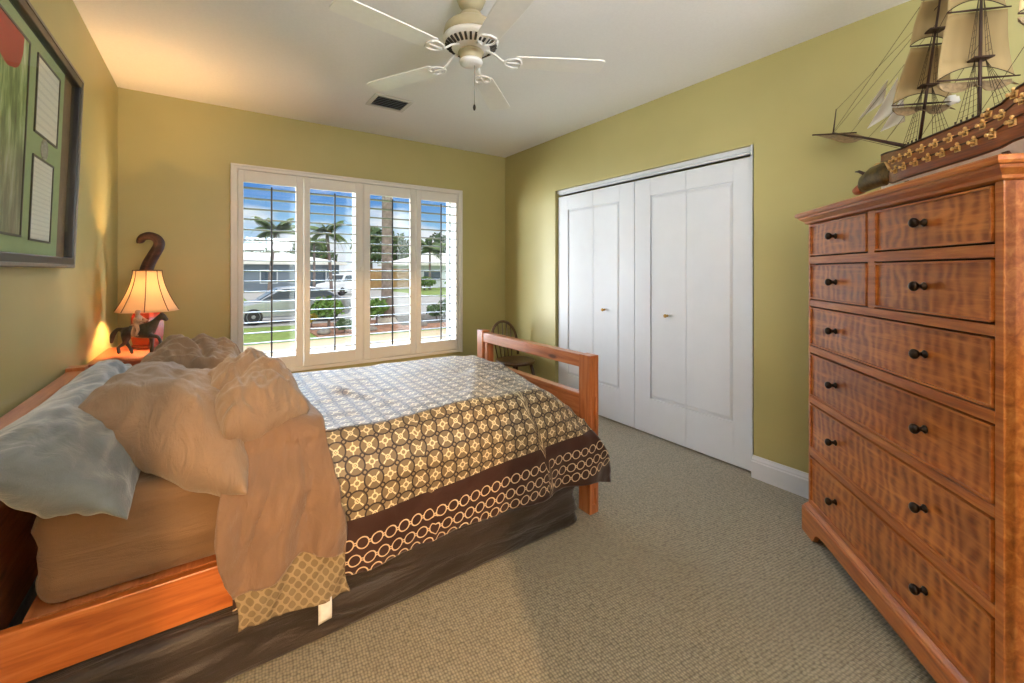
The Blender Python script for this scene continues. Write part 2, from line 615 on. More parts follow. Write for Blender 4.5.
def add_prism(bm, poly, z0, z1, axis='Z', mi=0):
    """poly of 2-D points, extruded along axis"""
    def P(a, b, c):
        return {'Z': (a, b, c), 'Y': (a, c, b), 'X': (c, a, b)}[axis]
    A = [bm.verts.new(P(a, b, z0)) for a, b in poly]
    B = [bm.verts.new(P(a, b, z1)) for a, b in poly]
    fs = [bm.faces.new(A), bm.faces.new(B)]
    n = len(poly)
    for i in range(n):
        fs.append(bm.faces.new((A[i], A[(i + 1) % n], B[(i + 1) % n], B[i])))
    for f in fs:
        f.material_index = mi


def add_ball(bm, c, r, seg=12, mi=0, rot=None):
    rx, ry, rz = r if hasattr(r, '__len__') else (r, r, r)
    mt = Matrix.Translation(Vector(c)) @ (rot.to_4x4() if rot else Matrix()) @ Matrix.Diagonal((rx, ry, rz, 1))
    ret = bmesh.ops.create_uvsphere(bm, u_segments=seg, v_segments=max(6, seg * 2 // 3), radius=1, matrix=mt)
    for v in ret['verts']:
        for f in v.link_faces:
            f.smooth = True
            f.material_index = mi


def obj(name, bm, mats, parent=None, bevel=0.0, solid=0.0, subsurf=0, loc=None, rot=None, smooth=False, offset=0.0):
    bmesh.ops.recalc_face_normals(bm, faces=bm.faces[:])
    me = bpy.data.meshes.new(name)
    bm.to_mesh(me)
    bm.free()
    for m in (mats if isinstance(mats, (list, tuple)) else [mats]):
        me.materials.append(m)
    if smooth:
        for p in me.polygons:
            p.use_smooth = True
    o = bpy.data.objects.new(name, me)
    COL.objects.link(o)
    if parent is not None:
        o.parent = parent
    if loc is not None:
        o.location = loc
    if rot is not None:
        o.rotation_euler = rot
    if bevel:
        b = o.modifiers.new('edge', 'BEVEL')
        b.width = bevel
        b.segments = 2
        b.limit_method = 'ANGLE'
    if solid:
        s = o.modifiers.new('thickness', 'SOLIDIFY')
        s.thickness = solid
        s.offset = offset
    if subsurf:
        s = o.modifiers.new('round', 'SUBSURF')
        s.levels = s.render_levels = subsurf
    return o


def skinned(name, joints, edges, mat, parent=None, sub=1, root=0):
    """one continuous body: joints = [(co, radius)], grown with a Skin modifier"""
    me = bpy.data.meshes.new(name)
    me.from_pydata([j[0] for j in joints], edges, [])
    o = bpy.data.objects.new(name, me)
    COL.objects.link(o)
    if parent is not None:
        o.parent = parent
    me.materials.append(mat)
    sk = o.modifiers.new('skin', 'SKIN')
    sk.use_smooth_shade = True
    lay = me.skin_vertices[0].data if me.skin_vertices else None
    if lay is None:
        bm = bmesh.new(); bm.from_mesh(me); bm.verts.layers.skin.verify(); bm.to_mesh(me); bm.free()
        lay = me.skin_vertices[0].data
    for i, j in enumerate(joints):
        r = j[1]
        lay[i].radius = r if hasattr(r, '__len__') else (r, r)
        lay[i].use_root = (i == root)
    if sub:
        s = o.modifiers.new('round', 'SUBSURF')
        s.levels = s.render_levels = sub
    return o


def tag(o, label=None, cat=None, group=None, kind=None):
    for k, v in (('label', label), ('category', cat), ('group', group), ('kind', kind)):
        if v:
            o[k] = v
    return o


def thing(name, label, cat, loc=(0, 0, 0), rotz=0.0, group=None, kind=None):
    o = bpy.data.objects.new(name, None)
    COL.objects.link(o)
    o.empty_display_size = .1
    o.location = loc
    o.rotation_euler = (0, 0, rotz)
    return tag(o, label, cat, group, kind)


def struct(name, bm, mats, label, cat, parent=None, **k):
    o = obj(name, bm, mats, parent, **k)
    return tag(o, label, cat, None, 'structure')


def fbm(p, s=1.0, o=3):
    return noise.fractal(Vector(p) * s, .6, 2.0, o)


def sm(a, b, x):
    t = max(0., min(1., (x - a) / (b - a)))
    return t * t * (3 - 2 * t)


def lerp(a, b, t):
    return a + (b - a) * t


# ================================================================== the room
b = bmesh.new(); add_box(b, XL - .2, XR + .9, -5.0, YB + .2, -.12, 0)
struct('floor', b, M['carpet'], 'beige looped pile carpet covering the bedroom floor', 'floor')
b = bmesh.new(); add_box(b, -2.6, XR + .9, -5.0, YB + .2, H, H + .14)
struct('ceiling', b, M['ceiling'], 'flat white ceiling with the fan hanging from it', 'ceiling')
b = bmesh.new(); add_box(b, XL - .14, XL, YR - .12, YB + .2, 0, H)
struct('wall_left', b, M['wall'], 'olive green wall at left behind the headboard', 'wall')

# window wall: one wide opening, sill z .47, head 2.03, set 19 cm deep
WX0, WX1, WZ0, WZ1 = .165, 2.095, .47, 2.03
b = bmesh.new()
add_box(b, XL - .14, WX0, YB, YB + .19, -.9, H)
add_box(b, WX1, XR + .14, YB, YB + .19, -.9, H)
add_box(b, WX0, WX1, YB, YB + .19, WZ1, H)
add_box(b, WX0, WX1, YB, YB + .19, -.9, WZ0)
struct('wall_back', b, M['wall'], 'olive green wall around the shuttered window', 'wall')

# closet wall: opening y 1.312..3.151, top 2.023
DY0, DY1, DZ = 1.312, 3.151, 2.023
b = bmesh.new()
add_box(b, XR, XR + .12, DY1, YB, 0, H)
add_box(b, XR, XR + .12, YR - .12, DY0, 0, H)
add_box(b, XR, XR + .12, DY0, DY1, DZ, H)
struct('wall_right', b, M['wall'], 'olive green wall around the white closet doors', 'wall')
b = bmesh.new(); add_box(b, XR + .6, XR + .7, DY0 - .3, DY1 + .3, 0, H)
add_box(b, XR + .12, XR + .6, DY1 + .2, DY1 + .3, 0, H); add_box(b, XR + .12, XR + .6, DY0 - .3, DY0 - .2, 0, H)
struct('wall_closet', b, M['wall'], 'wall inside the closet behind the bifold doors', 'wall')
# rear wall with doorway; hall beyond
b = bmesh.new()
add_box(b, XL - .14, -.52, YR - .12, YR, 0, H)
add_box(b, .14, .40, YR - .12, YR, 0, H)
add_box(b, 1.90, XR + .12, YR - .12, YR, 0, H)
add_box(b, -.52, .14, YR - .12, YR, 1.98, H)
add_box(b, .40, 1.90, YR - .12, YR, 0, 1.02)
add_box(b, .40, 1.90, YR - .12, YR, 2.22, H)  # opening below this strip is added for the rear fill lamp
struct('wall_rear', b, M['wall'], 'olive green wall with the doorway behind the photographer', 'wall')
b = bmesh.new()
add_box(b, -2.6, -2.5, -5, YR - .12, 0, H); add_box(b, .40, .5, -5, YR - .12, 0, H); add_box(b, -2.6, .5, -5.1, -5, 0, H)
add_box(b, -2.6, XL - .14, YR - .12, YR, 0, H)
struct('wall_hall', b, M['ceiling'], 'plain walls of the hall beyond the bedroom doorway', 'wall')

# baseboards: profiled strip


def baseboard(name, x0, y0, x1, y1, nx, ny, label):
    """strip from (x0,y0) to (x1,y1); (nx,ny) points into the room"""
    b = bmesh.new()
    prof = [(0, 0), (.016, 0), (.016, .098), (.012, .104), (.012, .112), (.006, .126), (.004, .134), (0, .134)]
    A = [b.verts.new((x0 + nx * d, y0 + ny * d, z)) for d, z in prof]
    B = [b.verts.new((x1 + nx * d, y1 + ny * d, z)) for d, z in prof]
    n = len(prof)
    b.faces.new(A); b.faces.new(B)
    for i in range(n):
        b.faces.new((A[i], A[(i + 1) % n], B[(i + 1) % n], B[i]))
    struct(name, b, M['white'], label, 'baseboard')


baseboard('baseboard_right', XR, YR, XR, DY0 + .0, -1, 0, 'white baseboard between the closet doors and the dresser')
baseboard('baseboard_corner', XR, DY1, XR, YB, -1, 0, 'white baseboard between the window wall and the closet doors')
baseboard('baseboard_back', XL, YB, XR, YB, 0, -1, 'white baseboard under the window behind the bed')
baseboard('baseboard_left', XL, YR, XL, YB, 1, 0, 'white baseboard along the wall behind the headboard')

# closet bifold doors ------------------------------------------------------
b = bmesh.new()
add_box(b, XR + .028, XR + .068, DY0, DY1, DZ - .030, DZ)
add_box(b, XR + .036, XR + .06, DY0 + .01, DY1 - .01, DZ - .044, DZ - .0305)
struct('trim_1', b, M['white'], 'white metal head track above the closet doors', 'trim', bevel=.002)
b = bmesh.new(); add_box(b, XR + .0, XR + .03, DY0 - .006, DY0 + .012, 0.13, DZ)
struct('trim_2', b, M['white'], 'thin white jamb strip at the right edge of the closet doors', 'trim')


def leaf(parent, ya, yb, panel_a, panel_b):
    """door leaf from ya to yb (ya<yb) with a raised panel that runs out to the fold side"""
    b = bmesh.new()
    x0, x1 = XR + .030, XR + .062
    z0, z1 = .014, DZ - .064
    add_box(b, x0 + .011, x1, ya, yb, z0, z1)
    pz0, pz1 = .285, 1.825
    # stiles and rails stand 6 mm proud of the recessed field
    if panel_a > ya + .001:
        add_box(b, x0, x0 + .012, ya, panel_a, z0, z1)
    if panel_b < yb - .001:
        add_box(b, x0, x0 + .012, panel_b, yb, z0, z1)
    add_box(b, x0, x0 + .012, panel_a, panel_b, z0, pz0)
    add_box(b, x0, x0 + .012, panel_a, panel_b, pz1, z1)
    # raised field with a sloped edge
    ga = .022 if panel_a > ya + .001 else 0
    gb = .022 if panel_b < yb - .001 else 0
    o = [(panel_a + (ga and .006), pz0 + .006), (panel_b - (gb and .006), pz0 + .006), (panel_b - (gb and .006), pz1 - .006), (panel_a + (ga and .006), pz1 - .006)]
    i = [(panel_a + ga, pz0 + .026), (panel_b - gb, pz0 + .026), (panel_b - gb, pz1 - .026), (panel_a + ga, pz1 - .026)]
    O = [b.verts.new((x0 + .0105, y, z)) for y, z in o]
    I = [b.verts.new((x0 + .002, y, z)) for y, z in i]
    for k in range(4):
        b.faces.new((O[k], O[(k + 1) % 4], I[(k + 1) % 4], I[k]))
    b.faces.new(I)
    return obj('door_leaf', b, M['white'], parent, bevel=.0015)


def knob_pull(parent, y, z):
    b = bmesh.new()
    mt = Matrix.Translation((XR + .030, y, z)) @ Matrix.Rotation(-PI / 2, 4, 'Y')
    add_lathe(b, [(.009, 0), (.009, .004), (.005, .007), (.005, .014), (.010, .020), (.0135, .027), (.0115, .034), (.004, .037)], seg=18, mat=mt)
    return tag(obj('knob', b, M['brass'], parent), 'small round brass knob')


yo = [DY0 + .006, 1.781, 2.231, 2.682, DY1 - .010]
for nm, (i0, i1), ky, lab in (('door_1', (2, 4), 2.545, 'white paneled bifold closet door nearest the window wall'),
                              ('door_2', (0, 2), 1.93, 'white paneled bifold closet door nearest the dresser')):
    d = tag(bpy.data.objects.new(nm, None), lab, 'door', None, 'structure')
    COL.objects.link(d)
    g = .0025
    if nm == 'door_1':
        leaf(d, yo[2] + g, yo[3] - .001, 2.385, yo[3] - .001)
        leaf(d, yo[3] + .001, yo[4] - g, yo[3] + .001, 3.005)
    else:
        leaf(d, yo[0] + g, yo[1] - .001, 1.448, yo[1] - .001)
        leaf(d, yo[1] + .001, yo[2] - g, yo[1] + .001, 2.082)
    knob_pull(d, ky, .925)

# windows and shutters -----------------------------------------------------


def window_unit(name, x0, x1, label):
    y0, y1 = YB + .13, YB + .19
    b = bmesh.new()
    f = .032
    add_box(b, x0, x0 + f, y0, y1, WZ0, WZ1); add_box(b, x1 - f, x1, y0, y1, WZ0, WZ1)
    add_box(b, x0, x1, y0, y1, WZ0, WZ0 + f + .02); add_box(b, x0, x1, y0, y1, WZ1 - f, WZ1)
    o = struct(name, b, M['vinyl'], label, 'window', bevel=.002)
    b = bmesh.new(); add_box(b, x0 + f, x1 - f, y0 + .025, y0 + .029, WZ0 + f, WZ1 - f)
    obj('pane', b, M['glass'], o)
    return o


window_unit('window_1', WX0, 1.115, 'left white framed window behind the two left shutters')
window_unit('window_2', 1.145, WX1, 'right white framed window behind the two right shutters')
b = bmesh.new()
add_box(b, 1.115, 1.145, YB + .01, YB + .19, WZ0, WZ1)                       # mullion post
add_box(b, WX1 - .012, WX1, YB, YB + .13, WZ0, WZ1); add_box(b, WX0, WX0 + .012, YB, YB + .13, WZ0, WZ1)
add_box(b, WX0, WX1, YB, YB + .13, WZ0, WZ0 + .014)
struct('trim_3', b, M['vinyl'], 'white window lining and centre post behind the shutters', 'trim')

FX0, FX1, FZ0, FZ1 = .121, 2.134, .414, 2.084
b = bmesh.new()
yf0, yf1 = YB - .032, YB
fw = .040
for args in ((FX0, FX0 + fw, FZ0, FZ1), (FX1 - fw, FX1, FZ0, FZ1), (FX0 + fw, FX1 - fw, FZ0, FZ0 + .03), (FX0 + fw, FX1 - fw, FZ1 - .034, FZ1)):
    add_box(b, args[0], args[1], yf0, yf1, args[2], args[3])
for args in ((FX0 - .006, FX0 + .010, FZ0 - .006, FZ1 + .006), (FX1 - .010, FX1 + .006, FZ0 - .006, FZ1 + .006), (FX0, FX1, FZ1 - .010, FZ1 + .006)):
    add_box(b, args[0], args[1], yf0 - .008, yf1, args[2], args[3])
add_box(b, 1.122, 1.130, yf0 + .002, yf1, FZ0, FZ1)
struct('trim_4', b, M['shutter'], 'white outer frame of the plantation shutters', 'trim', bevel=.0025)

opens = [(.200, .573), (.681, 1.055), (1.187, 1.571), (1.684, 2.066)]
edges_x = [(.163, .631), (.635, 1.121), (1.131, 1.629), (1.633, 2.092)]
OZ0, OZ1 = .548, 1.955
labs = ['white louvered shutter panel at the far left of the window, car behind it',
        'white louvered shutter panel second from left, white vehicle and shrubs behind it',
        'white louvered shutter panel third from left, palm trunk behind it',
        'white louvered shutter panel at the far right of the window']
NL = 17
lv_mesh = None
for k in range(4):
    (ex0, ex1), (ox0, ox1) = edges_x[k], opens[k]
    sp_ = thing('shutter_panel', labs[k], 'shutter', (0, YB - .026, 0), group='plantation shutter panels')
    t0, t1 = -.004, .024
    b = bmesh.new()
    add_box(b, ex0, ox0, t0, t1, FZ0 + .032, FZ1 - .036); add_box(b, ox1, ex1, t0, t1, FZ0 + .032, FZ1 - .036)
    obj('stile', b, M['shutter'], sp_, bevel=.003)
    b = bmesh.new(); add_box(b, ox0, ox1, t0 + .001, t1 - .001, OZ1, FZ1 - .037)
    obj('top_rail', b, M['shutter'], sp_, bevel=.002)
    b = bmesh.new(); add_box(b, ox0, ox1, t0 + .001, t1 - .001, FZ0 + .033, OZ0)
    obj('bottom_rail', b, M['shutter'], sp_, bevel=.002)
    w = ox1 - ox0 - .004
    first = None
    for i in range(NL):
        z = OZ0 + .044 + i * (OZ1 - OZ0 - .088) / (NL - 1)
        if first is None:
            b = bmesh.new()
            prof = []
            for q in range(14):
                a = 2 * PI * q / 14
                prof.append((.036 * math.cos(a), .0052 * math.sin(a)))
            add_prism(b, prof, -w / 2, w / 2, 'X')
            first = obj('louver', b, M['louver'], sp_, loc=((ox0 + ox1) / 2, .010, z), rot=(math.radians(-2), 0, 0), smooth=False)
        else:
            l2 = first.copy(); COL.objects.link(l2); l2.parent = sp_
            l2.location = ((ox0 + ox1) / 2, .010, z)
    b = bmesh.new()
    xc = (ox0 + ox1) / 2 + .004
    add_box(b, xc - .006, xc + .006, -.046, -.036, OZ0 + .012, OZ1 - .03, bev=.002)
    tag(obj('tilt_rod', b, M['rod'], sp_), 'upright tilt rod with backlit shade in its colour')
    if k == 1:
        b = bmesh.new(); add_box(b, ex1 - .022, ex1 + .004, -.012, -.004, 1.25, 1.29, bev=.002)
        obj('catch', b, M['shutter'], sp_)

# ================================================================== bed
BY0, BY1 = 1.577, 2.722          # outer faces of the bed posts
bed = thing('bed_frame', 'stained pine bed frame with open slotted footboard and headboard', 'bed', (0, 0, 0))


def bed_end(name, x0, x1, lab=None):
    root = None
    b = bmesh.new()
    add_box(b, x0 + .006, x1 - .006, BY0 + .083, BY1 - .135, .25, .605)
    root = obj(name, b, M['pine_y'], bed, bevel=.004)
    b = bmesh.new(); add_box(b, x0 + .003, x1 - .003, BY0 + .03, BY1 - .078, .745, .812)
    obj('top_rail', b, M['pine_y'], root, bevel=.005)
    b = bmesh.new(); add_box(b, x0 + .004, x1 - .004, BY1 - .135, BY1 - .100, .25, .744)
    obj('stile', b, M['pine_z'], root, bevel=.004)
    for y0, y1, zt in ((BY0, BY0 + .083, .815), (BY1 - .074, BY1, .825)):
        b = bmesh.new()
        if y0 == BY0:       # near post is routed for the rail bolt
            add_box(b, x0, x0 + .018, y0, y1, 0, zt); add_box(b, x1 - .018, x1, y0, y1, 0, zt)
            add_box(b, x0 + .017, x1 - .017, y0 + .012, y1, 0, zt)
            add_box(b, x0 + .017, x1 - .017, y0, y0 + .013, .60, zt)
            add_box(b, x0 + .017, x1 - .017, y0, y0 + .013, 0, .045)
            add_box(b, x0 + .017, x1 - .017, y0, y0 + .013, .13, .42)
        else:
            add_box(b, x0, x1, y0, y1, 0, zt)
        obj('post', b, M['pine_z'], root, bevel=.003)
    return root


bed_end('footboard', 1.585, 1.647)
bed_end('headboard', -.527, -.465)
for y0, y1 in ((BY0 + .012, BY0 + .040), (BY1 - .050, BY1 - .022)):
    b = bmesh.new(); add_box(b, -.465, 1.585, y0, y1, .212, .352)
    obj('side_rail', b, M['pine'], bed, bevel=.004)
b = bmesh.new(); add_box(b, -.40, 1.50, BY0 + .045, BY1 - .055, .335, .352)
for i in range(9):
    add_box(b, -.40 + i * .23, -.31 + i * .23, BY0 + .0405, BY1 - .0505, .31, .334)
obj('slat_deck', b, M['pine_y'], bed)

# dark covered box under the rails


def rounded_slab(bm, x0, x1, y0, y1, z0, z1, r, er, nz=4, wob=0., seed=0, nper=26):
    """slab with rounded plan corners (r) and rounded top and bottom edges (er), with slightly wavy sides"""
    cs = [(x1 - r, y0 + r, -PI / 2), (x1 - r, y1 - r, 0), (x0 + r, y1 - r, PI / 2), (x0 + r, y0 + r, PI)]
    base = []
    for ci, (cx, cy, a0) in enumerate(cs):
        for k in range(7):
            a = a0 + PI / 2 * k / 6
            base.append((cx, cy, math.cos(a), math.sin(a)))
        nx = cs[(ci + 1) % 4]
        ax, ay = cx + r * math.cos(a0 + PI / 2), cy + r * math.sin(a0 + PI / 2)
        bx, by = nx[0] + r * math.cos(nx[2]), nx[1] + r * math.sin(nx[2])
        for k in range(1, nper):
            t = k / nper
            px, py = lerp(ax, bx, t), lerp(ay, by, t)
            ca, sa = math.cos(a0 + PI / 2), math.sin(a0 + PI / 2)
            base.append((px - r * ca, py - r * sa, ca, sa))
    lev = []
    for k in range(5):
        a = PI / 2 * k / 4
        lev.append((er * (1 - math.sin(a)), z0 + er * (1 - math.cos(a))))
    for k in range(1, nz):
        lev.append((0, lerp(z0 + er, z1 - er, k / nz)))
    for k in range(5):
        a = PI / 2 * k / 4
        lev.append((er * (1 - math.cos(a)), z1 - er * (1 - math.sin(a))))
    rings = []
    for ins, z in lev:
        ring = []
        for cx, cy, ca, sa in base:
            p = Vector((cx + (r - ins) * ca, cy + (r - ins) * sa, z))
            if wob:
                mid = math.sin(PI * (z - z0) / (z1 - z0))
                w = wob * fbm((p.x * 2 + seed, p.y * 2, z * 9), 1.6) * mid
                p.x += ca * w; p.y += sa * w
            ring.append(bm.verts.new(p))
        rings.append(ring)
    n = len(base)
    for A, B in zip(rings, rings[1:]):
        for k in range(n):
            f = bm.faces.new((A[k], A[(k + 1) % n], B[(k + 1) % n], B[k])); f.smooth = True
    bm.faces.new(rings[0][::-1]); bm.faces.new(rings[-1])


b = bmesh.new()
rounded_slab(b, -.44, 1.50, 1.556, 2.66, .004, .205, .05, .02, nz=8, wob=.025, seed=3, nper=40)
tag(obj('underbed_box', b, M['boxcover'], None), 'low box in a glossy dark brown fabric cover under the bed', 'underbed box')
b = bmesh.new()
rounded_slab(b, -.385, 1.40, 1.622, 2.66, .353, .628, .05, .045, nz=8, wob=.02, seed=9, nper=40)
mat_ = tag(obj('mattress', b, M['sheet'], None), 'mattress in a tan brown fitted sheet on the pine frame', 'mattress')

# ------------------------------------------------------------------ comforter
NU, NV = 120, 150


def comf_top(x, y):
    """height of the comforter where it lies on the mattress"""
    z = .672 + .010 * fbm((x * 2.1, y * 2.6, 1.3), 1.4) + .012 * math.exp(-((x - .55 + .45 * (y - 2.1)) / .035) ** 2) * sm(1.75, 2.0, y)
    z += .008 * math.exp(-((x - 1.15 - .6 * (y - 2.0)) / .05) ** 2)
    ny = sm(2.35, 1.6, y)                                     # the near foot corner sags off the mattress end
    z -= sm(1.30, 1.60, x) * (.02 + .13 * ny)
    return z


def comf_pt(i, j):
    """j runs from the far hem (0) over the top to the near hem (1); i from the head to the foot"""
    t = j
    yN, yF = 1.60, 2.70
    if t < .18:                                               # far hang
        k = t / .18
        x = lerp(.05, 1.565, i)
        zt = comf_top(x, yF)
        return Vector((x, yF + .045 - .02 * sm(.75, 1, k), lerp(.30, zt - .03, k)))
    if t < .70:                                               # top
        k = (t - .18) / .52
        y = lerp(yF + .02, yN + .015, k)
        x = lerp(.05, 1.565 + .012 * sm(.9, 1, k), i)
        z = comf_top(x, y)
        ed = min(y - (yN - .0), (yF + .04) - y)
        z -= .035 * (1 - sm(0, .07, ed))
        if i > .97:
            z -= (i - .97) / .03 * .05
        return Vector((x, y, z))
    k = (t - .70) / .30                                       # near hang
    xe = lerp(1.577, 1.728, sm(0, 1, k) ** .9)
    x = lerp(.05, xe, i)
    zt = comf_top(min(x, 1.577), yN + .01) - .035
    hem = .196 + .008 * math.sin(x * 9) + .006 * math.sin(x * 23 + 1) - .06 * sm(1.52, 1.72, x)
    z = lerp(zt, hem, k)
    bulge = .052 * sm(0, .28, k) + .014 * math.sin(k * PI) + .012 * k * fbm((x * 3.2, k, 5.), 1.5) + .008 * k * math.sin(x * 17)
    fl = sm(1.35, 1.60, x) * .022 * k + .02 * sm(1.56, 1.7, x) * math.sin(k * 5)
    y = yN + .010 - bulge - fl
    return Vector((x, y, z))


def z_band(x):
    return .388 + .055 * sm(.35, 1.5, x)


cache = {}
arc = {}
for i in range(NU + 1):
    pts = [comf_pt(i / NU, j / NV) for j in range(NV + 1)]
    acc = [0.0]
    for p, q in zip(pts, pts[1:]):
        acc.append(acc[-1] + (q - p).length)
    jb = NV
    for j in range(int(.70 * NV), NV):
        if pts[j].z >= z_band(pts[j].x) > pts[j + 1].z:
            f = (pts[j].z - z_band(pts[j].x)) / (pts[j].z - pts[j + 1].z)
            ref = lerp(acc[j], acc[j + 1], f)
            break
    else:
        ref = acc[-1] - .2
    for j in range(NV + 1):
        cache[i, j] = pts[j]
        arc[i, j] = (pts[j].x, ref - acc[j])
b = bmesh.new()
add_grid(b, lambda u, v: cache[round(u * NU), round(v * NV)], NU, NV,
         uvfn=lambda u, v: arc[round(u * NU), round(v * NV)])
comf = thing('comforter', 'ring patterned comforter with brown chain border spread over the bed', 'comforter')
obj('cover', b, M['comforter'], comf, solid=.012, offset=-1)


# the head end folded back, taupe side out, and the lattice lining below it
def flap_y(x, z):
    k = max(0., min(1., (.675 - z) / .5))
    fold = .012 * math.sin(x * 38 + k * 3.5) * sm(.05, .6, k) + .015 * fbm((x * 11 + k * 2, k * 2.0, 7.), 1.3)
    return 1.60 - .080 * sm(0, .25, k) - fold - .012 * math.sin(k * PI)


def flap_pt(u, v, off=.0, hemfn=None):
    """u across the fold (head side 0 .. foot side 1); v from the far side over the top to the near hem"""
    yN = 1.60
    if v < .45:
        k = v / .45
        y = lerp(2.50, yN + .01, k)
        x = lerp(lerp(.0, .03, k), lerp(.30, .325, k), u)
        z = .705 + off + .012 * math.sin(u * PI) + .010 * fbm((x * 5, y * 2.5, 2.), 1.5)
        z -= .03 * (1 - sm(0, .06, y - yN))
        return Vector((x, y, z))
    k = (v - .45) / .55
    z = lerp(.675 + off, hemfn(u), k)
    q = (.675 - z) / .5
    x0 = .03 - .02 * sm(0, .3, q) + .05 * sm(.4, 1, q)
    x1 = lerp(.325, .385, q)
    x = lerp(x0, x1, u) + .008 * math.sin(q * 9 + u * 3) * q
    seam = .006 * math.exp(-((u - .70) / .014) ** 2)
    return Vector((x, flap_y(x, z) - off * sm(0, .2, k) + seam, z))


hem_b = lambda u: .290 + .065 * math.exp(-((u - .62) / .3) ** 2) + .005 * math.sin(u * 14)
hem_l = lambda u: .168 - .014 * sm(.4, 1, u) + .006 * math.sin(u * 11)
b = bmesh.new()
add_grid(b, lambda u, v: flap_pt(u, v, off=.018, hemfn=hem_b), 48, 90)
tag(obj('turned_back_end', b, M['flap'], comf, solid=.010, offset=1), 'plain taupe underside folded back at the head end')
b = bmesh.new()
add_grid(b, lambda u, v: (lambda p: Vector((p.x, flap_y(p.x, p.z) + .001, p.z)))(flap_pt(u, .72 + v * .28, hemfn=hem_l)), 48, 40, uvfn=lambda u, v: (u * .36, v * .25))
tag(obj('lining', b, M['lattice'], comf, solid=.006, offset=1), 'tan lattice lining hanging below the fold')
b = bmesh.new()
add_grid(b, lambda u, v: Vector((lerp(.283, .325, u), 1.513 - .004 * math.sin(v * 3), lerp(.165, .095, v) + .006 * u)), 4, 6)
tag(obj('care_tag', b, M['tag'], comf, solid=.0012), 'small white care tag at the hem')


# ------------------------------------------------------------------ pillows
def pillow(name, corners, T, mat, label, seed=0, amp=.012, pw=2.6, sag=0., n=44, bias=(0, 0), group=None, wr=(3, 3), ear=.16, fold=0., crease=.5):
    """cushion over the patch of four corners (a, b, c, d in order), T thick"""
    A, B, Cc, D = [Vector(c) for c in corners]
    nrm = ((B - A).cross(D - A) + (Cc - B).cross(A - B) * -1).normalized()
    nrm = (Cc - A).cross(D - B).normalized()
    if nrm.z < 0:
        nrm = -nrm
    bm = bmesh.new()

    def base(u, v):
        uu, vv = 2 * u - 1, 2 * v - 1
        # the sides bow in between the corners
        us = .5 + .5 * uu * (1 - ear * .5 * (1 - vv * vv) ** 1.0 * abs(uu) ** 2)
        vs = .5 + .5 * vv * (1 - ear * .5 * (1 - uu * uu) ** 1.0 * abs(vv) ** 2)
        return (A * (1 - us) + B * us) * (1 - vs) + (D * (1 - us) + Cc * us) * vs

    def surf(u, v, s):
        uu, vv = 2 * u - 1 - bias[0] * (1 - (2 * u - 1) ** 2), 2 * v - 1 - bias[1] * (1 - (2 * v - 1) ** 2)
        h = max(0., (1 - abs(uu) ** pw)) ** .62 * max(0., (1 - abs(vv) ** pw)) ** .62
        p = base(u, v)
        ed = min(1., h * 3)
        q = Vector((u * wr[0] + seed * 3.1, v * wr[1] + seed, s * .7))
        d = amp * fbm(q, 1.0, 3) * 2 + amp * .9 * abs(fbm(q + Vector((5, 2, 1)), 1.7, 2)) * -1.6
        # creases running in from the edges
        edge = max(abs(uu), abs(vv))
        d += amp * crease * math.sin((u * 31 + v * 13) + 4 * fbm(q, .8)) * sm(.55, .95, edge) * sm(1.0, .93, edge)
        if fold:
            d -= fold * math.exp(-((u - .52 - .25 * (v - .5) + .05 * math.sin(v * 7)) / .05) ** 2) * sm(.0, .2, v)
        p = p + nrm * (s * T * .5 * h + d * ed)
        p.z -= sag * h
        return p
    top = add_grid(bm, lambda u, v: surf(u, v, 1), n, n)
    bot = add_grid(bm, lambda u, v: surf(u, v, -1), n, n)
    bmesh.ops.remove_doubles(bm, verts=bm.verts[:], dist=.0012)
    o = obj(name, bm, mat, None, smooth=True, subsurf=1)
    return tag(o, label, 'pillow', group)


pillow('pillow', [(-.18, 1.485, .597), (-.485, 1.40, .83), (-.44, 2.78, .83), (-.16, 2.74, .70)], .22, M['pillow_gray'],
       'long blue gray velour pillow leaning along the headboard', seed=2, amp=.012, wr=(3, 7), bias=(.1, -.1), crease=.18)
pillow('pillow', [(.085, 1.455, .60), (-.345, 1.79, .835), (-.27, 2.34, .83), (.13, 2.04, .775)], .26, M['pillow_brown'],
       'large taupe pillow lying in front against the gray one', seed=5, amp=.010, crease=.25, wr=(4, 3), bias=(.0, -.15), ear=-.04, pw=2.9)
pillow('pillow', [(.13, 2.36, .765), (-.29, 2.44, .82), (-.25, 2.92, .835), (.15, 2.80, .775)], .24, M['pillow_brown'],
       'wrinkled taupe pillow beside the nightstand, its case bunched up', seed=11, amp=.016, wr=(3, 6), fold=.03)
pillow('pillow', [(.03, 1.56, .765), (-.06, 2.04, .80), (.21, 2.26, .80), (.29, 1.68, .755)], .28, M['pillow_brown'],
       'small plump crumpled taupe pillow lying on the folded comforter', seed=17, amp=.016, wr=(4, 3), pw=3.4, ear=-.12, fold=.03)

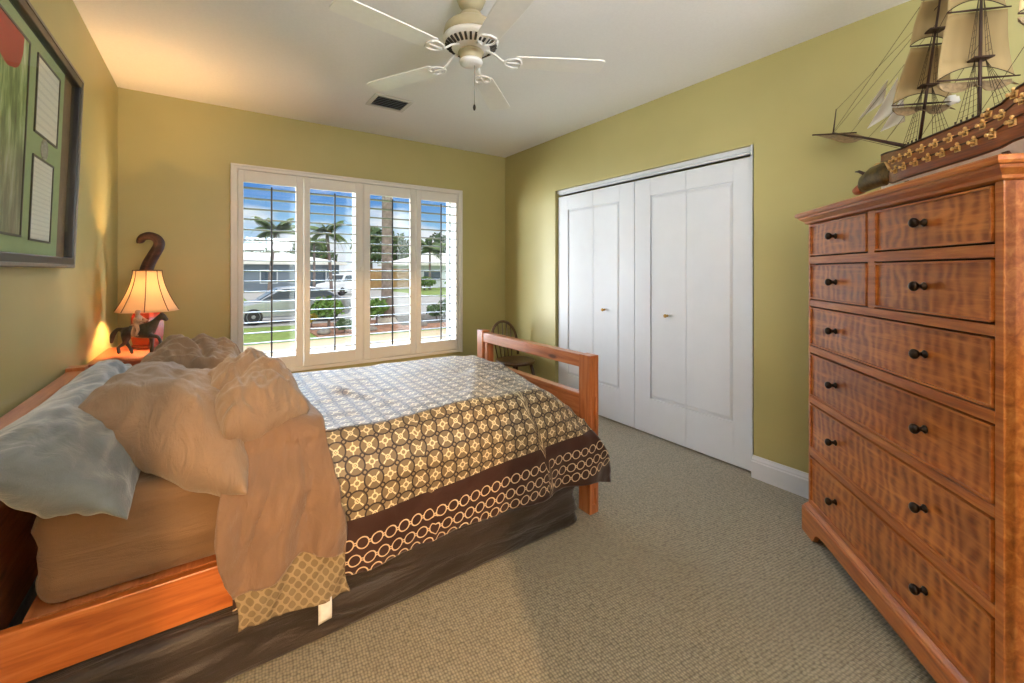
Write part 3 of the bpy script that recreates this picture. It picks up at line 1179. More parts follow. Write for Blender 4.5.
# ================================================================== nightstand and what stands on it
NZ = .78
ns = thing('nightstand', 'reddish wood nightstand in the corner beside the bed', 'nightstand', (-.525, 2.985, 0))
b = bmesh.new(); add_box(b, -.0, .535, 0, .60, NZ - .028, NZ)
obj('top', b, M['night'], ns, bevel=.004)
b = bmesh.new(); add_box(b, .02, .505, .03, .57, .10, NZ - .029)
obj('body', b, M['night'], ns, bevel=.003)
for x in (.03, .455):
    for y in (.04, .51):
        b = bmesh.new(); add_box(b, x, x + .045, y, y + .045, 0, .099)
        obj('leg', b, M['night'], ns, bevel=.003)
for z0, z1 in ((.44, .72), (.14, .42)):
    b = bmesh.new(); add_box(b, .506, .522, .06, .54, z0, z1)
    dr = obj('drawer', b, M['night'], ns, bevel=.003)
    b = bmesh.new()
    add_ball(b, (.535, .30, (z0 + z1) / 2), .013)
    obj('knob', b, M['brass'], dr)

# lamp
LX, LY = -.330, 3.475
lamp = thing('table_lamp', 'lit table lamp with flared cream shade and oxblood column', 'lamp', (LX, LY, NZ))
b = bmesh.new()
rb = Matrix.Rotation(math.radians(-35), 4, 'Z')
add_box(b, -.055, .055, -.055, .055, .0, .022, bev=.004, mat=rb)
pr_ = [(.050, .022), (.055, .06), (.058, .12), (.055, .19), (.046, .222)]
for (r0, z0), (r1, z1) in zip(pr_, pr_[1:]):
    A = [b.verts.new(rb @ Vector((sx * r0, sy * r0, z0))) for sx, sy in ((-1, -1), (1, -1), (1, 1), (-1, 1))]
    B = [b.verts.new(rb @ Vector((sx * r1, sy * r1, z1))) for sx, sy in ((-1, -1), (1, -1), (1, 1), (-1, 1))]
    for k in range(4):
        b.faces.new((A[k], A[(k + 1) % 4], B[(k + 1) % 4], B[k]))
    if z1 == .222:
        b.faces.new(B)
bmesh.ops.remove_doubles(b, verts=b.verts[:], dist=.0005)
obj('base', b, M['red_lac'], lamp, bevel=.004)
b = bmesh.new(); add_tube(b, [(0, 0, .22), (0, 0, .30)], .010, 12)
add_tube(b, [(0, 0, .29), (0, 0, .33)], .016, 12)
obj('socket', b, M['brass'], lamp)
b = bmesh.new(); add_ball(b, (0, 0, .352), (.024, .024, .030), 14)


def bulb_mat():
    t = NT('glowing_bulb')
    t.b.inputs['Emission Color'].default_value = (1, .72, .38, 1)
    t.b.inputs['Emission Strength'].default_value = 14
    return t.m


obj('bulb', b, bulb_mat(), lamp)
nsid = 8


def shade_r(k):
    return lerp(.068, .153, k ** 1.7)


SZ0, SZ1 = .226, .476


def shade_pt(a, k):
    seg = 2 * PI / nsid
    m = (a % seg) - seg / 2
    pol = math.cos(seg / 2) / math.cos(m)           # flat sided panels
    r = shade_r(k) * lerp(1.0, pol, .75) * (1 + .035 * abs(math.sin(a * nsid / 2)) * 0)
    return Vector((r * math.cos(a), r * math.sin(a), lerp(SZ1, SZ0, k) - .008 * k * (1 - abs(m) / (seg / 2)) * 0))


b = bmesh.new()
add_grid(b, lambda u, v: shade_pt(u * 2 * PI, v), 64, 16)
bmesh.ops.remove_doubles(b, verts=b.verts[:], dist=.0002)
shd = obj('shade', b, M['shade'], lamp, solid=.0015)
for k in range(nsid):
    a = 2 * PI * (k) / nsid + .0
    b = bmesh.new()
    add_tube(b, [shade_pt(a, q / 12) * 1.0 + Vector((math.cos(a), math.sin(a), 0)) * .002 for q in range(13)], .0024, 6)
    tag(obj('seam_trim', b, M['trim_brown'], shd), 'brown seam trim')
b = bmesh.new()
add_tube(b, [shade_pt(2 * PI * q / 48, 0) for q in range(48)], .004, 6, closed=True)
obj('rim', b, M['trim_brown'], shd)
b = bmesh.new()
add_tube(b, [shade_pt(2 * PI * q / 48, 1) for q in range(48)], .003, 6, closed=True)
obj('rim', b, M['shade'], shd)
for a in (0, 2 * PI / 3, 4 * PI / 3):
    pass
b = bmesh.new()
for a in (0.4, 0.4 + 2 * PI / 3, 0.4 + 4 * PI / 3):
    add_tube(b, [(.014 * math.cos(a), .014 * math.sin(a), .325), (.05 * math.cos(a), .05 * math.sin(a), .40), (.063 * math.cos(a), .063 * math.sin(a), SZ1 - .004)], .002, 6)
obj('harp', b, M['brass'], lamp)
light('table_lamp_glow', 'POINT', (LX, LY, NZ + .352), 115.0, (1, .58, .23), shadow_soft_size=0.035)

# carved curled neck standing behind the lamp
sc_ = thing('carved_sculpture', 'dark carved wooden sculpture with a curled neck rising behind the lamp', 'sculpture', (-.44, 3.66, 0))
sc_.location = (-.37, 3.735, 0)
b = bmesh.new()
cu = [(.0, -.01, .30), (-.01, -.01, .70), (.00, -.01, 1.02), (.0, -.015, 1.20), (.018, -.025, 1.29), (.052, -.045, 1.36), (.078, -.06, 1.41),
      (.082, -.06, 1.445), (.062, -.05, 1.475), (.025, -.03, 1.487), (-.010, -.01, 1.476), (-.022, 0, 1.45), (-.018, 0, 1.435)]
cu2 = []
for i in range(len(cu) - 1):
    for k in range(4):
        cu2.append(Vector(cu[i]).lerp(Vector(cu[i + 1]), k / 4))
cu2.append(Vector(cu[-1]))
for _ in range(3):
    cu2 = [cu2[0]] + [(cu2[i - 1] + cu2[i] * 2 + cu2[i + 1]) / 4 for i in range(1, len(cu2) - 1)] + [cu2[-1]]
rr = [lerp(.05, .036, min(1, i / 14)) if i < 14 else lerp(.036, .020, (i - 14) / (len(cu2) - 15)) for i in range(len(cu2))]
rr[-1] = .008
add_tube(b, cu2, rr, 12)
obj('neck', b, M['carve'], sc_)
b = bmesh.new()
for s in (-1, 0, 1):
    add_tube(b, [cu2[i] + Vector((.62 * s, .62 * s, 0)) * rr[i] * .8 + Vector((.5, -.5, .15)) * rr[i] * (.9 - .2 * abs(s)) for i in range(12, len(cu2) - 5)], .006, 6)
obj('ridges', b, M['carve'], sc_)
b = bmesh.new(); add_lathe(b, [(.09, 0), (.09, .03), (.06, .06), (.05, .20), (.052, .32)], seg=24)
obj('foot', b, M['carve'], sc_)

# horse with rider
hx, hy = -.335, 3.155
horse = thing('horse_figurine', 'dark bronze trotting horse figurine with a pale rider by the lamp', 'figurine', (hx, hy, NZ), -math.radians(28))
horse.scale = (1.12, 1.12, 1.12)
k = 1.0
J = [((-.045, 0, .125), .028), ((0, 0, .118), .030), ((.040, 0, .125), .030), ((.066, 0, .158), .021), ((.090, 0, .188), .014),
     ((.108, 0, .196), .013), ((.130, 0, .172), .009),                                                    # trunk, neck, head, muzzle
     ((-.060, .014, .100), .018), ((-.070, .014, .065), .010), ((-.050, .014, .035), .007), ((-.040, .014, .006), .009),
     ((-.055, -.014, .100), .018), ((-.055, -.014, .065), .010), ((-.085, -.014, .045), .007), ((-.080, -.014, .012), .009),
     ((.045, .014, .095), .014), ((.050, .014, .055), .008), ((.046, .014, .005), .009),
     ((.055, -.014, .100), .014), ((.098, -.014, .094), .008), ((.108, -.014, .066), .007), ((.102, -.014, .052), .008),
     ((-.074, 0, .130), .012), ((-.100, 0, .132), .010), ((-.120, 0, .105), .012), ((-.126, 0, .062), .006),
     ((.100, .007, .214), .005), ((.100, -.007, .214), .005)]
E = [(0, 1), (1, 2), (2, 3), (3, 4), (4, 5), (5, 6), (0, 7), (7, 8), (8, 9), (9, 10), (0, 11), (11, 12), (12, 13), (13, 14),
     (2, 15), (15, 16), (16, 17), (2, 18), (18, 19), (19, 20), (20, 21), (0, 22), (22, 23), (23, 24), (24, 25), (5, 26), (5, 27)]
skinned('body', J, E, M['horse'], horse, sub=1, root=1)
b = bmesh.new(); add_tube(b, [(-.03, 0, .146), (.0, 0, .150), (.025, 0, .150)], [(.018, .012), (.026, .012), (.016, .012)], 10)
for s in (-1, 1):
    add_tube(b, [(.0, s * .026, .145), (.0, s * .034, .118), (.0, s * .034, .098)], [(.02, .004), (.022, .004), (.02, .004)], 8)
obj('saddle', b, M['saddle'], horse)
J = [((-.008, 0, .160), .015), ((-.010, 0, .185), .016), ((-.010, 0, .208), .015), ((-.008, 0, .222), .007), ((-.006, 0, .242), .014), ((-.006, 0, .256), .009),
     ((.004, .022, .158), .010), ((.020, .036, .130), .007), ((.008, .036, .100), .006), ((.022, .037, .096), .005),
     ((.004, -.022, .158), .010), ((.020, -.036, .130), .007), ((.008, -.036, .100), .006), ((.022, -.037, .096), .005),
     ((-.004, .020, .205), .007), ((.014, .024, .186), .006), ((.040, .010, .182), .005),
     ((-.004, -.020, .205), .007), ((.014, -.024, .186), .006), ((.040, -.010, .182), .005)]
E = [(0, 1), (1, 2), (2, 3), (3, 4), (4, 5), (0, 6), (6, 7), (7, 8), (8, 9), (0, 10), (10, 11), (11, 12), (12, 13), (2, 14), (14, 15), (15, 16), (2, 17), (17, 18), (18, 19)]
J = [((p[0], p[1], .150 + (p[2] - .155) * .78), r) for p, r in J]
skinned('rider', J, E, M['rider'], horse, sub=1)

# papers and a book on the nightstand
b = bmesh.new(); add_box(b, -.075, .075, -.105, .105, 0, .022, bev=.002)
bk = tag(obj('book', b, M['book_red'], None, loc=(-.42, 3.36, NZ), rot=(0, 0, .35)), 'red covered book lying on the nightstand under the horse tail', 'book')
b = bmesh.new(); add_box(b, -.068, .071, -.1055, .1055, .004, .018)
obj('pages', b, M['paper'], bk)
bk.location = (-.16, 3.32, NZ)
b = bmesh.new()
for i, (a, dx) in enumerate(((.1, 0), (-.12, .01), (.3, -.01))):
    mt = Matrix.Rotation(a, 4, 'Z') @ Matrix.Translation((dx, 0, 0))
    add_box(b, -.10, .10, -.075, .075, i * .004, i * .004 + .0035, mat=mt)
tag(obj('paper_stack', b, M['paper'], None, loc=(-.14, 3.08, NZ)), 'loose stack of cream papers on the nightstand front', 'papers')

# ================================================================== picture on the left wall
pic = thing('framed_picture', 'large dark framed picture with green mat, woodland print and certificates', 'picture', (XL + .006, 0, 1.264))
pic.rotation_euler = (0, math.radians(2.0), 0)
PY0, PY1, PH = 1.02, 2.655, .832
fwid = .045
b = bmesh.new()
for (y0, y1, z0, z1) in ((PY0, PY1, 0, fwid), (PY0, PY1, PH - fwid, PH), (PY0, PY0 + fwid, fwid, PH - fwid), (PY1 - fwid, PY1, fwid, PH - fwid)):
    add_box(b, 0, .036, y0, y1, z0, z1)
fr = obj('frame', b, M['black'], pic, bevel=.004)
b = bmesh.new()
for (y0, y1, z0, z1) in ((PY0 + .004, PY1 - .004, .004, .016), (PY0 + .004, PY1 - .004, PH - .016, PH - .004), (PY0 + .004, PY0 + .016, .016, PH - .016), (PY1 - .016, PY1 - .004, .016, PH - .016)):
    add_box(b, .030, .0385, y0, y1, z0, z1)
tag(obj('frame_edge', b, M['silver'], fr, bevel=.001), 'pewter edge band')
b = bmesh.new(); add_box(b, .002, .008, PY0 + fwid - .002, PY1 - fwid + .002, fwid - .002, PH - fwid + .002)
obj('liner', b, M['liner'], pic)
my1 = PY1 - .175
b = bmesh.new(); add_box(b, .009, .013, PY0 + fwid, my1, fwid, PH - fwid)
obj('mat_board', b, M['mat_green'], pic)


def matted(name, m, y0, y1, z0, z1, bw=.007):
    b = bmesh.new(); add_box(b, .0135, .0145, y0, y1, z0, z1)
    o = obj(name, b, m, pic)
    b = bmesh.new()
    for a in ((y0 - bw, y1 + bw, z0 - bw, z0), (y0 - bw, y1 + bw, z1, z1 + bw), (y0 - bw, y0, z0, z1), (y1, y1 + bw, z0, z1)):
        add_box(b, .0132, .0175, a[0], a[1], a[2], a[3])
    obj('bevel', b, M['black'], o)
    return o


matted('woodland_print', M['photo'], 1.30, 2.065, .105, .735)
matted('certificate', M['cert'], 2.155, 2.405, .475, .735)
matted('letter', M['letter'], 2.155, 2.375, .100, .385)
b = bmesh.new()
mt = Matrix.Translation((.0135, 2.265, .430)) @ Matrix.Rotation(PI / 2, 4, 'Y') @ Matrix.Diagonal((1.05, .95, 1, 1))
add_lathe(b, [(.036, 0), (.036, .004), (.028, .006), (.026, .004), (.002, .007)], seg=28, mat=mt)
obj('emblem', b, M['emblem'], pic)
b = bmesh.new(); add_box(b, .024, .026, PY0 + fwid - .001, PY1 - fwid + .001, fwid - .001, PH - fwid + .001)
obj('glass_pane', b, M['frame_glass'], pic)

# ================================================================== ceiling fan
FXc, FYc = .987, 1.75
fan = thing('ceiling_fan', 'white five bladed ceiling fan with cream motor housing and pull chain', 'ceiling fan', (FXc, FYc, H))
b = bmesh.new(); add_lathe(b, [(.068, -.0005), (.068, -.015), (.055, -.045), (.028, -.062), (.016, -.066)], seg=32)
obj('canopy', b, M['fan_cream'], fan)
b = bmesh.new(); add_tube(b, [(0, 0, -.05), (0, 0, -.12)], .014, 16)
obj('downrod', b, M['fan'], fan)
b = bmesh.new(); add_lathe(b, [(.02, -.078), (.05, -.084), (.060, -.102), (.066, -.118), (.100, -.132), (.120, -.150), (.126, -.175), (.126, -.195)], seg=40)
obj('motor_housing', b, M['fan_cream'], fan)
b = bmesh.new(); add_lathe(b, [(.126, -.1955), (.130, -.205), (.122, -.222), (.085, -.246), (.058, -.252), (.05, -.254)], seg=40)
vr = obj('vent_ring', b, M['fan'], fan)
b = bmesh.new()
for q in range(30):
    a = 2 * PI * q / 30
    mt = Matrix.Rotation(a, 4, 'Z') @ Matrix.Translation((.1045, 0, -.2360)) @ Matrix.Rotation(math.radians(-33), 4, 'Y')
    add_box(b, -.017, .017, -.0050, .0050, -.004, .003, mat=mt)
obj('vent_slot', b, M['fan_dark'], vr)
b = bmesh.new(); add_lathe(b, [(.055, -.2545), (.060, -.262), (.058, -.268), (.050, -.270), (.050, -.300), (.053, -.304), (.050, -.312), (.030, -.318), (.006, -.320)], seg=36)
obj('switch_housing', b, M['fan_cream'], fan)
b = bmesh.new(); add_lathe(b, [(.0515, -.298), (.0545, -.304), (.0515, -.313), (.031, -.3195), (.005, -.3215)], seg=36)
obj('bottom_cap', b, M['fan'], fan)
b = bmesh.new()
add_tube(b, [(.012, -.01, -.318), (.013, -.011, -.40), (.012, -.010, -.505)], .0016, 6)
ch_ = obj('pull_chain', b, M['wire'], fan)
b = bmesh.new(); add_lathe(b, [(.002, -.500), (.006, -.508), (.007, -.518), (.004, -.528), (.001, -.530)], cx=.012, cy=-.010, seg=14)
obj('fob', b, M['knob'], ch_)


def fan_blade(ang):
    root = None
    mt = Matrix.Rotation(ang, 4, 'Z') @ Matrix.Translation((0, 0, -.292)) @ Matrix.Rotation(math.radians(-2), 4, 'X')
    b = bmesh.new()
    pr = [(.205, -.042), (.215, -.050), (.40, -.058), (.60, -.064), (.622, -.058), (.630, -.044), (.632, 0), (.630, .044), (.622, .058), (.60, .064), (.40, .058), (.215, .050), (.205, .042)]
    add_prism(b, pr, -.003, .003)
    for v in b.verts:
        v.co = mt @ v.co
    root = obj('blade', b, M['fan'], fan, bevel=.0015)
    b = bmesh.new()
    # scrolled iron: arm plus two open loops and a centre bar under the blade root
    add_tube(b, [mt @ Vector(p) for p in ((.07, 0, .045), (.11, 0, .030), (.14, 0, .006), (.16, 0, -.006))], [(.010, .006), (.009, .005), (.008, .005), (.008, .004)], 8)
    for s in (-1, 1):
        pts = []
        for q in range(17):
            a = PI * q / 16
            pts.append(mt @ Vector((.155 + .075 * (1 - math.cos(a)) / 2 + .012 * math.sin(a), s * .040 * math.sin(a) ** .8, -.0065)))
        add_tube(b, pts, .0045, 6)
    add_tube(b, [mt @ Vector((.155, 0, -.0065)), mt @ Vector((.24, 0, -.0065))], .0045, 6)
    add_tube(b, [mt @ Vector((.225, -.035, -.0065)), mt @ Vector((.238, 0, -.0065)), mt @ Vector((.225, .035, -.0065))], .005, 6)
    obj('blade_iron', b, M['fan'], root)


for q in range(5):
    fan_blade(math.radians(44 + 72 * q))

# ceiling register
vent = thing('ceiling_vent', 'white framed air vent with gray louvers in the ceiling', 'vent', (1.10, 3.20, H))
b = bmesh.new()
vx, vy, vf = .145, .125, .030
for a in ((-vx, vx, -vy, -vy + vf), (-vx, vx, vy - vf, vy), (-vx, -vx + vf, -vy + vf, vy - vf), (vx - vf, vx, -vy + vf, vy - vf)):
    add_box(b, a[0], a[1], a[2], a[3], -.009, -.0003)
obj('frame', b, M['vent'], vent, bevel=.002)
b = bmesh.new(); add_box(b, -vx + vf, vx - vf, -vy + vf, vy - vf, -.002, -.0004)
obj('backing', b, M['fan_dark'], vent)
for i in range(6):
    b = bmesh.new()
    y = -vy + vf + .016 + i * (2 * vy - 2 * vf - .032) / 5
    mt = Matrix.Translation((0, y, -.007)) @ Matrix.Rotation(math.radians(28), 4, 'X')
    add_box(b, -vx + vf, vx - vf, -.011, .011, -.0008, .0008, mat=mt)
    obj('louver', b, M['vent_gray'], vent)

# ================================================================== chair in the far corner
chair = thing('windsor_chair', 'small dark hoop back wooden chair in the corner behind the footboard', 'chair', (2.42, 3.42, 0), math.radians(8))
b = bmesh.new()
pts = []
for q in range(25):
    a = PI * q / 24
    pts.append((-.175 * math.cos(a) * (1 + .04 * math.sin(a)), .145 + .05 * math.sin(a), .40 + .345 * math.sin(a) ** .62))
add_tube(b, pts, .013, 10)
obj('hoop', b, M['walnut'], chair)
for i in range(5):
    x = -.11 + .055 * i
    h = .40 + .345 * (1 - (x / .182) ** 2) ** .31
    b = bmesh.new(); add_tube(b, [(x * .85, .150, .395), (x, .18, (h + .4) / 2), (x * 1.04, .193, h - .004)], [.005, .0065, .0045], 8)
    obj('spindle', b, M['walnut'], chair)
b = bmesh.new()
add_lathe(b, [(.14, .355), (.185, .362), (.195, .378), (.190, .392), (.165, .396), (.08, .390)], seg=36)
obj('seat', b, M['walnut'], chair)
for sx in (-1, 1):
    for sy in (-1, 1):
        b = bmesh.new(); add_tube(b, [(sx * .11, sy * .10, .36), (sx * .14, sy * .13, .20), (sx * .165, sy * .155, 0)], [.014, .019, .012], 10)
        obj('leg', b, M['walnut'], chair)
b = bmesh.new()
for sx in (-1, 1):
    add_tube(b, [(sx * .143, -.136, .17), (sx * .143, .136, .17)], .009, 8)
add_tube(b, [(-.143, 0, .17), (.143, 0, .17)], .009, 8)
obj('stretcher', b, M['walnut'], chair)

# ================================================================== tall dresser across the corner
DR = math.atan2(-.684, -.729)
dress = thing('dresser', 'tall cherry chest of eight drawers with bronze knobs across the corner', 'dresser', (2.344, .889, 0), DR)
DW, DD, DH = 1.03, .45, 1.531
b = bmesh.new()
add_box(b, 0, .0155, .013, DD, .10, 1.487); add_box(b, DW - .025, DW, .013, DD, .10, 1.487)
add_box(b, .0155, DW - .025, .035, DD, .10, 1.487)
# face frame, proud of the dark recess
add_box(b, .0, .0155, .010, .036, .10, 1.488); add_box(b, DW - .025, DW, .010, .036, .10, 1.488)
rows = [(1.319, 1.473), (1.115, 1.285), (.897, 1.085), (.656, .864), (.407, .626), (.153, .375)]
zprev = 1.488
for z0, z1 in rows:
    add_box(b, .0155, DW - .025, .010, .036, z1, zprev)
    zprev = z0
add_box(b, .0155, DW - .025, .010, .036, .10, zprev)
add_box(b, .472, .514, .010, .036, 1.115, 1.473)
obj('case', b, M['cherry'], dress, bevel=.002)


def strip_profile(bm, prof, x0, x1, y1, both=True):
    """moulding (out, z) carried along the front and returned down both sides"""
    n = len(prof)
    R = []
    for o, z in prof:
        R.append([bm.verts.new(p) for p in ((x0 - o, y1, z), (x0 - o, .01 - o, z), (x1 + o, .01 - o, z), (x1 + o, y1, z))])
    for A, B in zip(R, R[1:]):
        for k in range(3):
            bm.faces.new((A[k], A[k + 1], B[k + 1], B[k]))
    for e in (R[0], R[-1]):
        bm.faces.new(e)
    for k in (0, 3):
        bm.faces.new([r[k] for r in R])
    bm.faces.new([R[0][0], R[0][3], R[-1][3], R[-1][0]]) if False else None


b = bmesh.new()
strip_profile(b, [(.002, 1.474), (.010, 1.478), (.012, 1.486), (.020, 1.492), (.030, 1.500), (.032, 1.508), (.040, 1.510), (.043, 1.517), (.042, 1.526), (.036, DH)], 0, DW, DD)
obj('cornice', b, M['cherry'], dress)
b = bmesh.new()
prof = [(.020, .0), (.020, .112), (.016, .118), (.013, .120), (.012, .128), (.006, .134), (.002, .140), (.002, .146)]
# bracket feet: front skirt with a cut out between shaped ends
poly = [(-.02, 0), (.085, 0), (.100, .018), (.112, .040), (.135, .052), (.18, .058), (DW - .16, .058), (DW - .115, .052), (DW - .092, .040), (DW - .08, .018), (DW - .065, 0), (DW + .02, 0), (DW + .02, .112), (-.02, .112)]
add_prism(b, poly, -.010, .011, 'Y')
for xs in ((-.02, .0), (DW, DW + .02)):
    add_prism(b, [(.0105, 0), (.10, 0), (.12, .045), (.16, .058), (DD - .14, .058), (DD - .11, .045), (DD - .09, 0), (DD, 0), (DD, .112), (.0105, .112)], xs[0], xs[1], 'X')
strip_profile(b, [(.020, .112), (.018, .118), (.014, .120), (.013, .128), (.007, .134), (.002, .142)], 0, DW, DD)
obj('plinth', b, M['cherry'], dress, bevel=.002)


def knob(parent, x, z, sx=1):
    b = bmesh.new()
    mt = Matrix.Translation((x, .012, z)) @ Matrix.Rotation(PI / 2, 4, 'X')
    add_lathe(b, [(.0125, 0), (.0125, .003), (.008, .006), (.006, .012), (.0075, .016), (.0125, .021), (.0155, .027), (.0150, .033), (.010, .038), (.002, .040)], seg=22, mat=mt)
    return obj('knob', b, M['knob'], parent)


for ri, (z0, z1) in enumerate(rows):
    spans = [(.0155, .472), (.514, DW - .025)] if ri < 2 else [(.0155, DW - .025)]
    for x0, x1 in spans:
        g = .0055
        b = bmesh.new()
        # front with a small cock bead around it
        add_box(b, x0 + g + .006, x1 - g - .006, .0135, .034, z0 + g + .006, z1 - g - .006)
        for a in ((x0 + g, x1 - g, z0 + g, z0 + g + .006), (x0 + g, x1 - g, z1 - g - .006, z1 - g), (x0 + g, x0 + g + .006, z0 + g, z1 - g), (x1 - g - .006, x1 - g, z0 + g, z1 - g)):
            add_box(b, a[0], a[1], .006, .034, a[2], a[3], mi=1)
        dr = obj('drawer', b, [M['curly'], M['cherry']], dress)
        ks = [(x0 + x1) / 2] if ri < 2 else [.243, .762]
        for kx in ks:
            knob(dr, kx, (z0 + z1) / 2 + .004)
b = bmesh.new(); add_box(b, .0157, DW - .0252, .0342, .0349, .15, 1.475)
obj('drawer_recess', b, M['groove'], dress)

# ================================================================== model ship
v_ = Vector((.684, -.729, 0))
so = Vector((2.344, .889, 0)) + v_ * .205
ship = thing('model_ship', 'three masted wooden model sailing ship standing on top of the dresser', 'model ship', (so.x, so.y, DH), DR)


def hull_sec(x):
    """half beam, keel z and deck z at station x"""
    t = (x - .20) / .95
    hb = .072 * (sm(-.02, .30, t) ** .75) * (1 - .35 * sm(.75, 1.0, t))
    zk = .004 + .055 * sm(.16, -.02, t) + .05 * sm(.86, 1.02, t)
    zd = .185 + .028 * sm(.25, 0, t) + .03 * sm(.5, .52, t) * 0 + .048 * sm(.55, 1, t) + .018 * sm(.69, .71, t)
    return max(hb, .004), zk, zd


def hull_pt(x, w, side):
    hb, zk, zd = hull_sec(x)
    z = lerp(zk, zd, w)
    f = math.sin(min(1, w / .55) * PI / 2) ** .7
    if w > .6:
        f *= 1 - .22 * sm(.6, 1.0, w)
    return Vector((x, side * hb * f, z))


for nm, w0, w1, m in (('lower_hull', 0, .32, 'hull_white'), ('upper_hull', .32, 1.0, 'hull')):
    b = bmesh.new()
    for s in (-1, 1):
        add_grid(b, lambda u, v, s=s: hull_pt(lerp(.20, 1.15, u), lerp(w0, w1, v), s), 60, 12)
    # transom
    tr = []
    for w in [w0 + (w1 - w0) * q / 6 for q in range(7)]:
        tr.append((hull_pt(1.15, w, -1), hull_pt(1.15, w, 1)))
    for (a, c), (a2, c2) in zip(tr, tr[1:]):
        b.faces.new([b.verts.new(p) for p in (a, c, c2, a2)])
    bmesh.ops.remove_doubles(b, verts=b.verts[:], dist=.0008)
    obj(nm, b, M[m], ship)
b = bmesh.new()
add_grid(b, lambda u, v: Vector((lerp(.205, 1.145, u), lerp(-1, 1, v) * hull_sec(lerp(.205, 1.145, u))[0] * .76, hull_sec(lerp(.205, 1.145, u))[2] - .012)), 40, 6)
obj('deck', b, M['hull'], ship)
b = bmesh.new()
for s in (-1, 1):
    for w, r in ((1.0, .0035), (.80, .0025), (.60, .0025), (.34, .0025)):
        add_tube(b, [hull_pt(lerp(.205, 1.148, q / 40), w, s) + Vector((0, s * .001, 0)) for q in range(41)], r, 6)
obj('wale', b, M['spar'], ship)
for s in (-1, 1):
    for row, (w, n, x0, x1) in enumerate(((.78, 13, .36, 1.10), (.55, 12, .40, 1.08), (.93, 5, .80, 1.12))):
        for q in range(n):
            x = lerp(x0, x1, q / (n - 1))
            p = hull_pt(x, w, s)
            b = bmesh.new()
            for a in ((-.010, .010, -.010, -.0065), (-.010, .010, .0065, .010), (-.010, -.0065, -.0065, .0065), (.0065, .010, -.0065, .0065)):
                add_box(b, p.x + a[0], p.x + a[1], p.y - .004, p.y + .004, p.z + a[2], p.z + a[3])
            mt = Matrix.Translation((p.x, p.y + s * .003, p.z)) @ Matrix.Rotation(-s * PI / 2, 4, 'X')
            add_lathe(b, [(.0045, -.003), (.0045, .010), (.0058, .012), (.0058, .015), (.003, .015)], seg=8, mat=mt)
            add_ball(b, (p.x, p.y + s * .003, p.z + .015), .0055, 6)
            obj('gunport', b, M['gold'], ship)
# beakhead and figurehead
b = bmesh.new()
add_tube(b, [(.33, 0, .115), (.25, 0, .128), (.17, 0, .130), (.10, 0, .118), (.06, 0, .10)], [(.034, .058), (.042, .054), (.044, .048), (.036, .040), (.020, .024)], 14)
fh = obj('figurehead', b, M['olive_bronze'], ship)
b = bmesh.new()
add_tube(b, [(.085, 0, .108), (.05, 0, .098), (.022, 0, .092), (.010, 0, .082)], [(.022, .024), (.025, .024), (.022, .020), (.010, .010)], 12)
add_ball(b, (.020, .012, .094), .008, 8); add_ball(b, (.020, -.012, .094), .008, 8)
obj('muzzle', b, M['copper'], fh)
for s in (-1, 1):
    b = bmesh.new()
    add_tube(b, [(.13, s * .024, .148), (.10, s * .034, .168), (.075, s * .036, .172)], [.008, .006, .002], 8)
    obj('horn', b, M['spar'], fh)
    b = bmesh.new()
    add_tube(b, [hull_pt(.34, .62, s) + Vector((0, s * .004, 0)), (.27, s * .022, .165), (.20, s * .016, .175), (.14, s * .008, .165)], .006, 6)
    obj('head_rail', b, M['gold'], ship)

# spars
b = bmesh.new(); add_tube(b, [(.36, 0, .205), (.10, 0, .315), (-.20, 0, .435)], [.008, .006, .0035], 8)
obj('bowsprit', b, M['spar'], ship)
b = bmesh.new(); add_tube(b, [(-.195, 0, .43), (-.165, 0, .545)], [.004, .002], 6)
obj('jackstaff', b, M['spar'], ship)
b = bmesh.new(); add_tube(b, [(-.185, -.10, .425), (-.185, .10, .425)], .0032, 6)
obj('sprit_yard', b, M['spar'], ship)
b = bmesh.new()
add_grid(b, lambda u, v: Vector((-.185 + .05 * math.sin(v * PI * .7) + .10 * v, lerp(-.085, .085, u) * (1 - .15 * v), .422 - .085 * math.sin(v * PI / 2) * (.7 + .3 * math.sin(u * PI)))), 14, 10)
obj('spritsail', b, M['furl'], ship, solid=.0012)

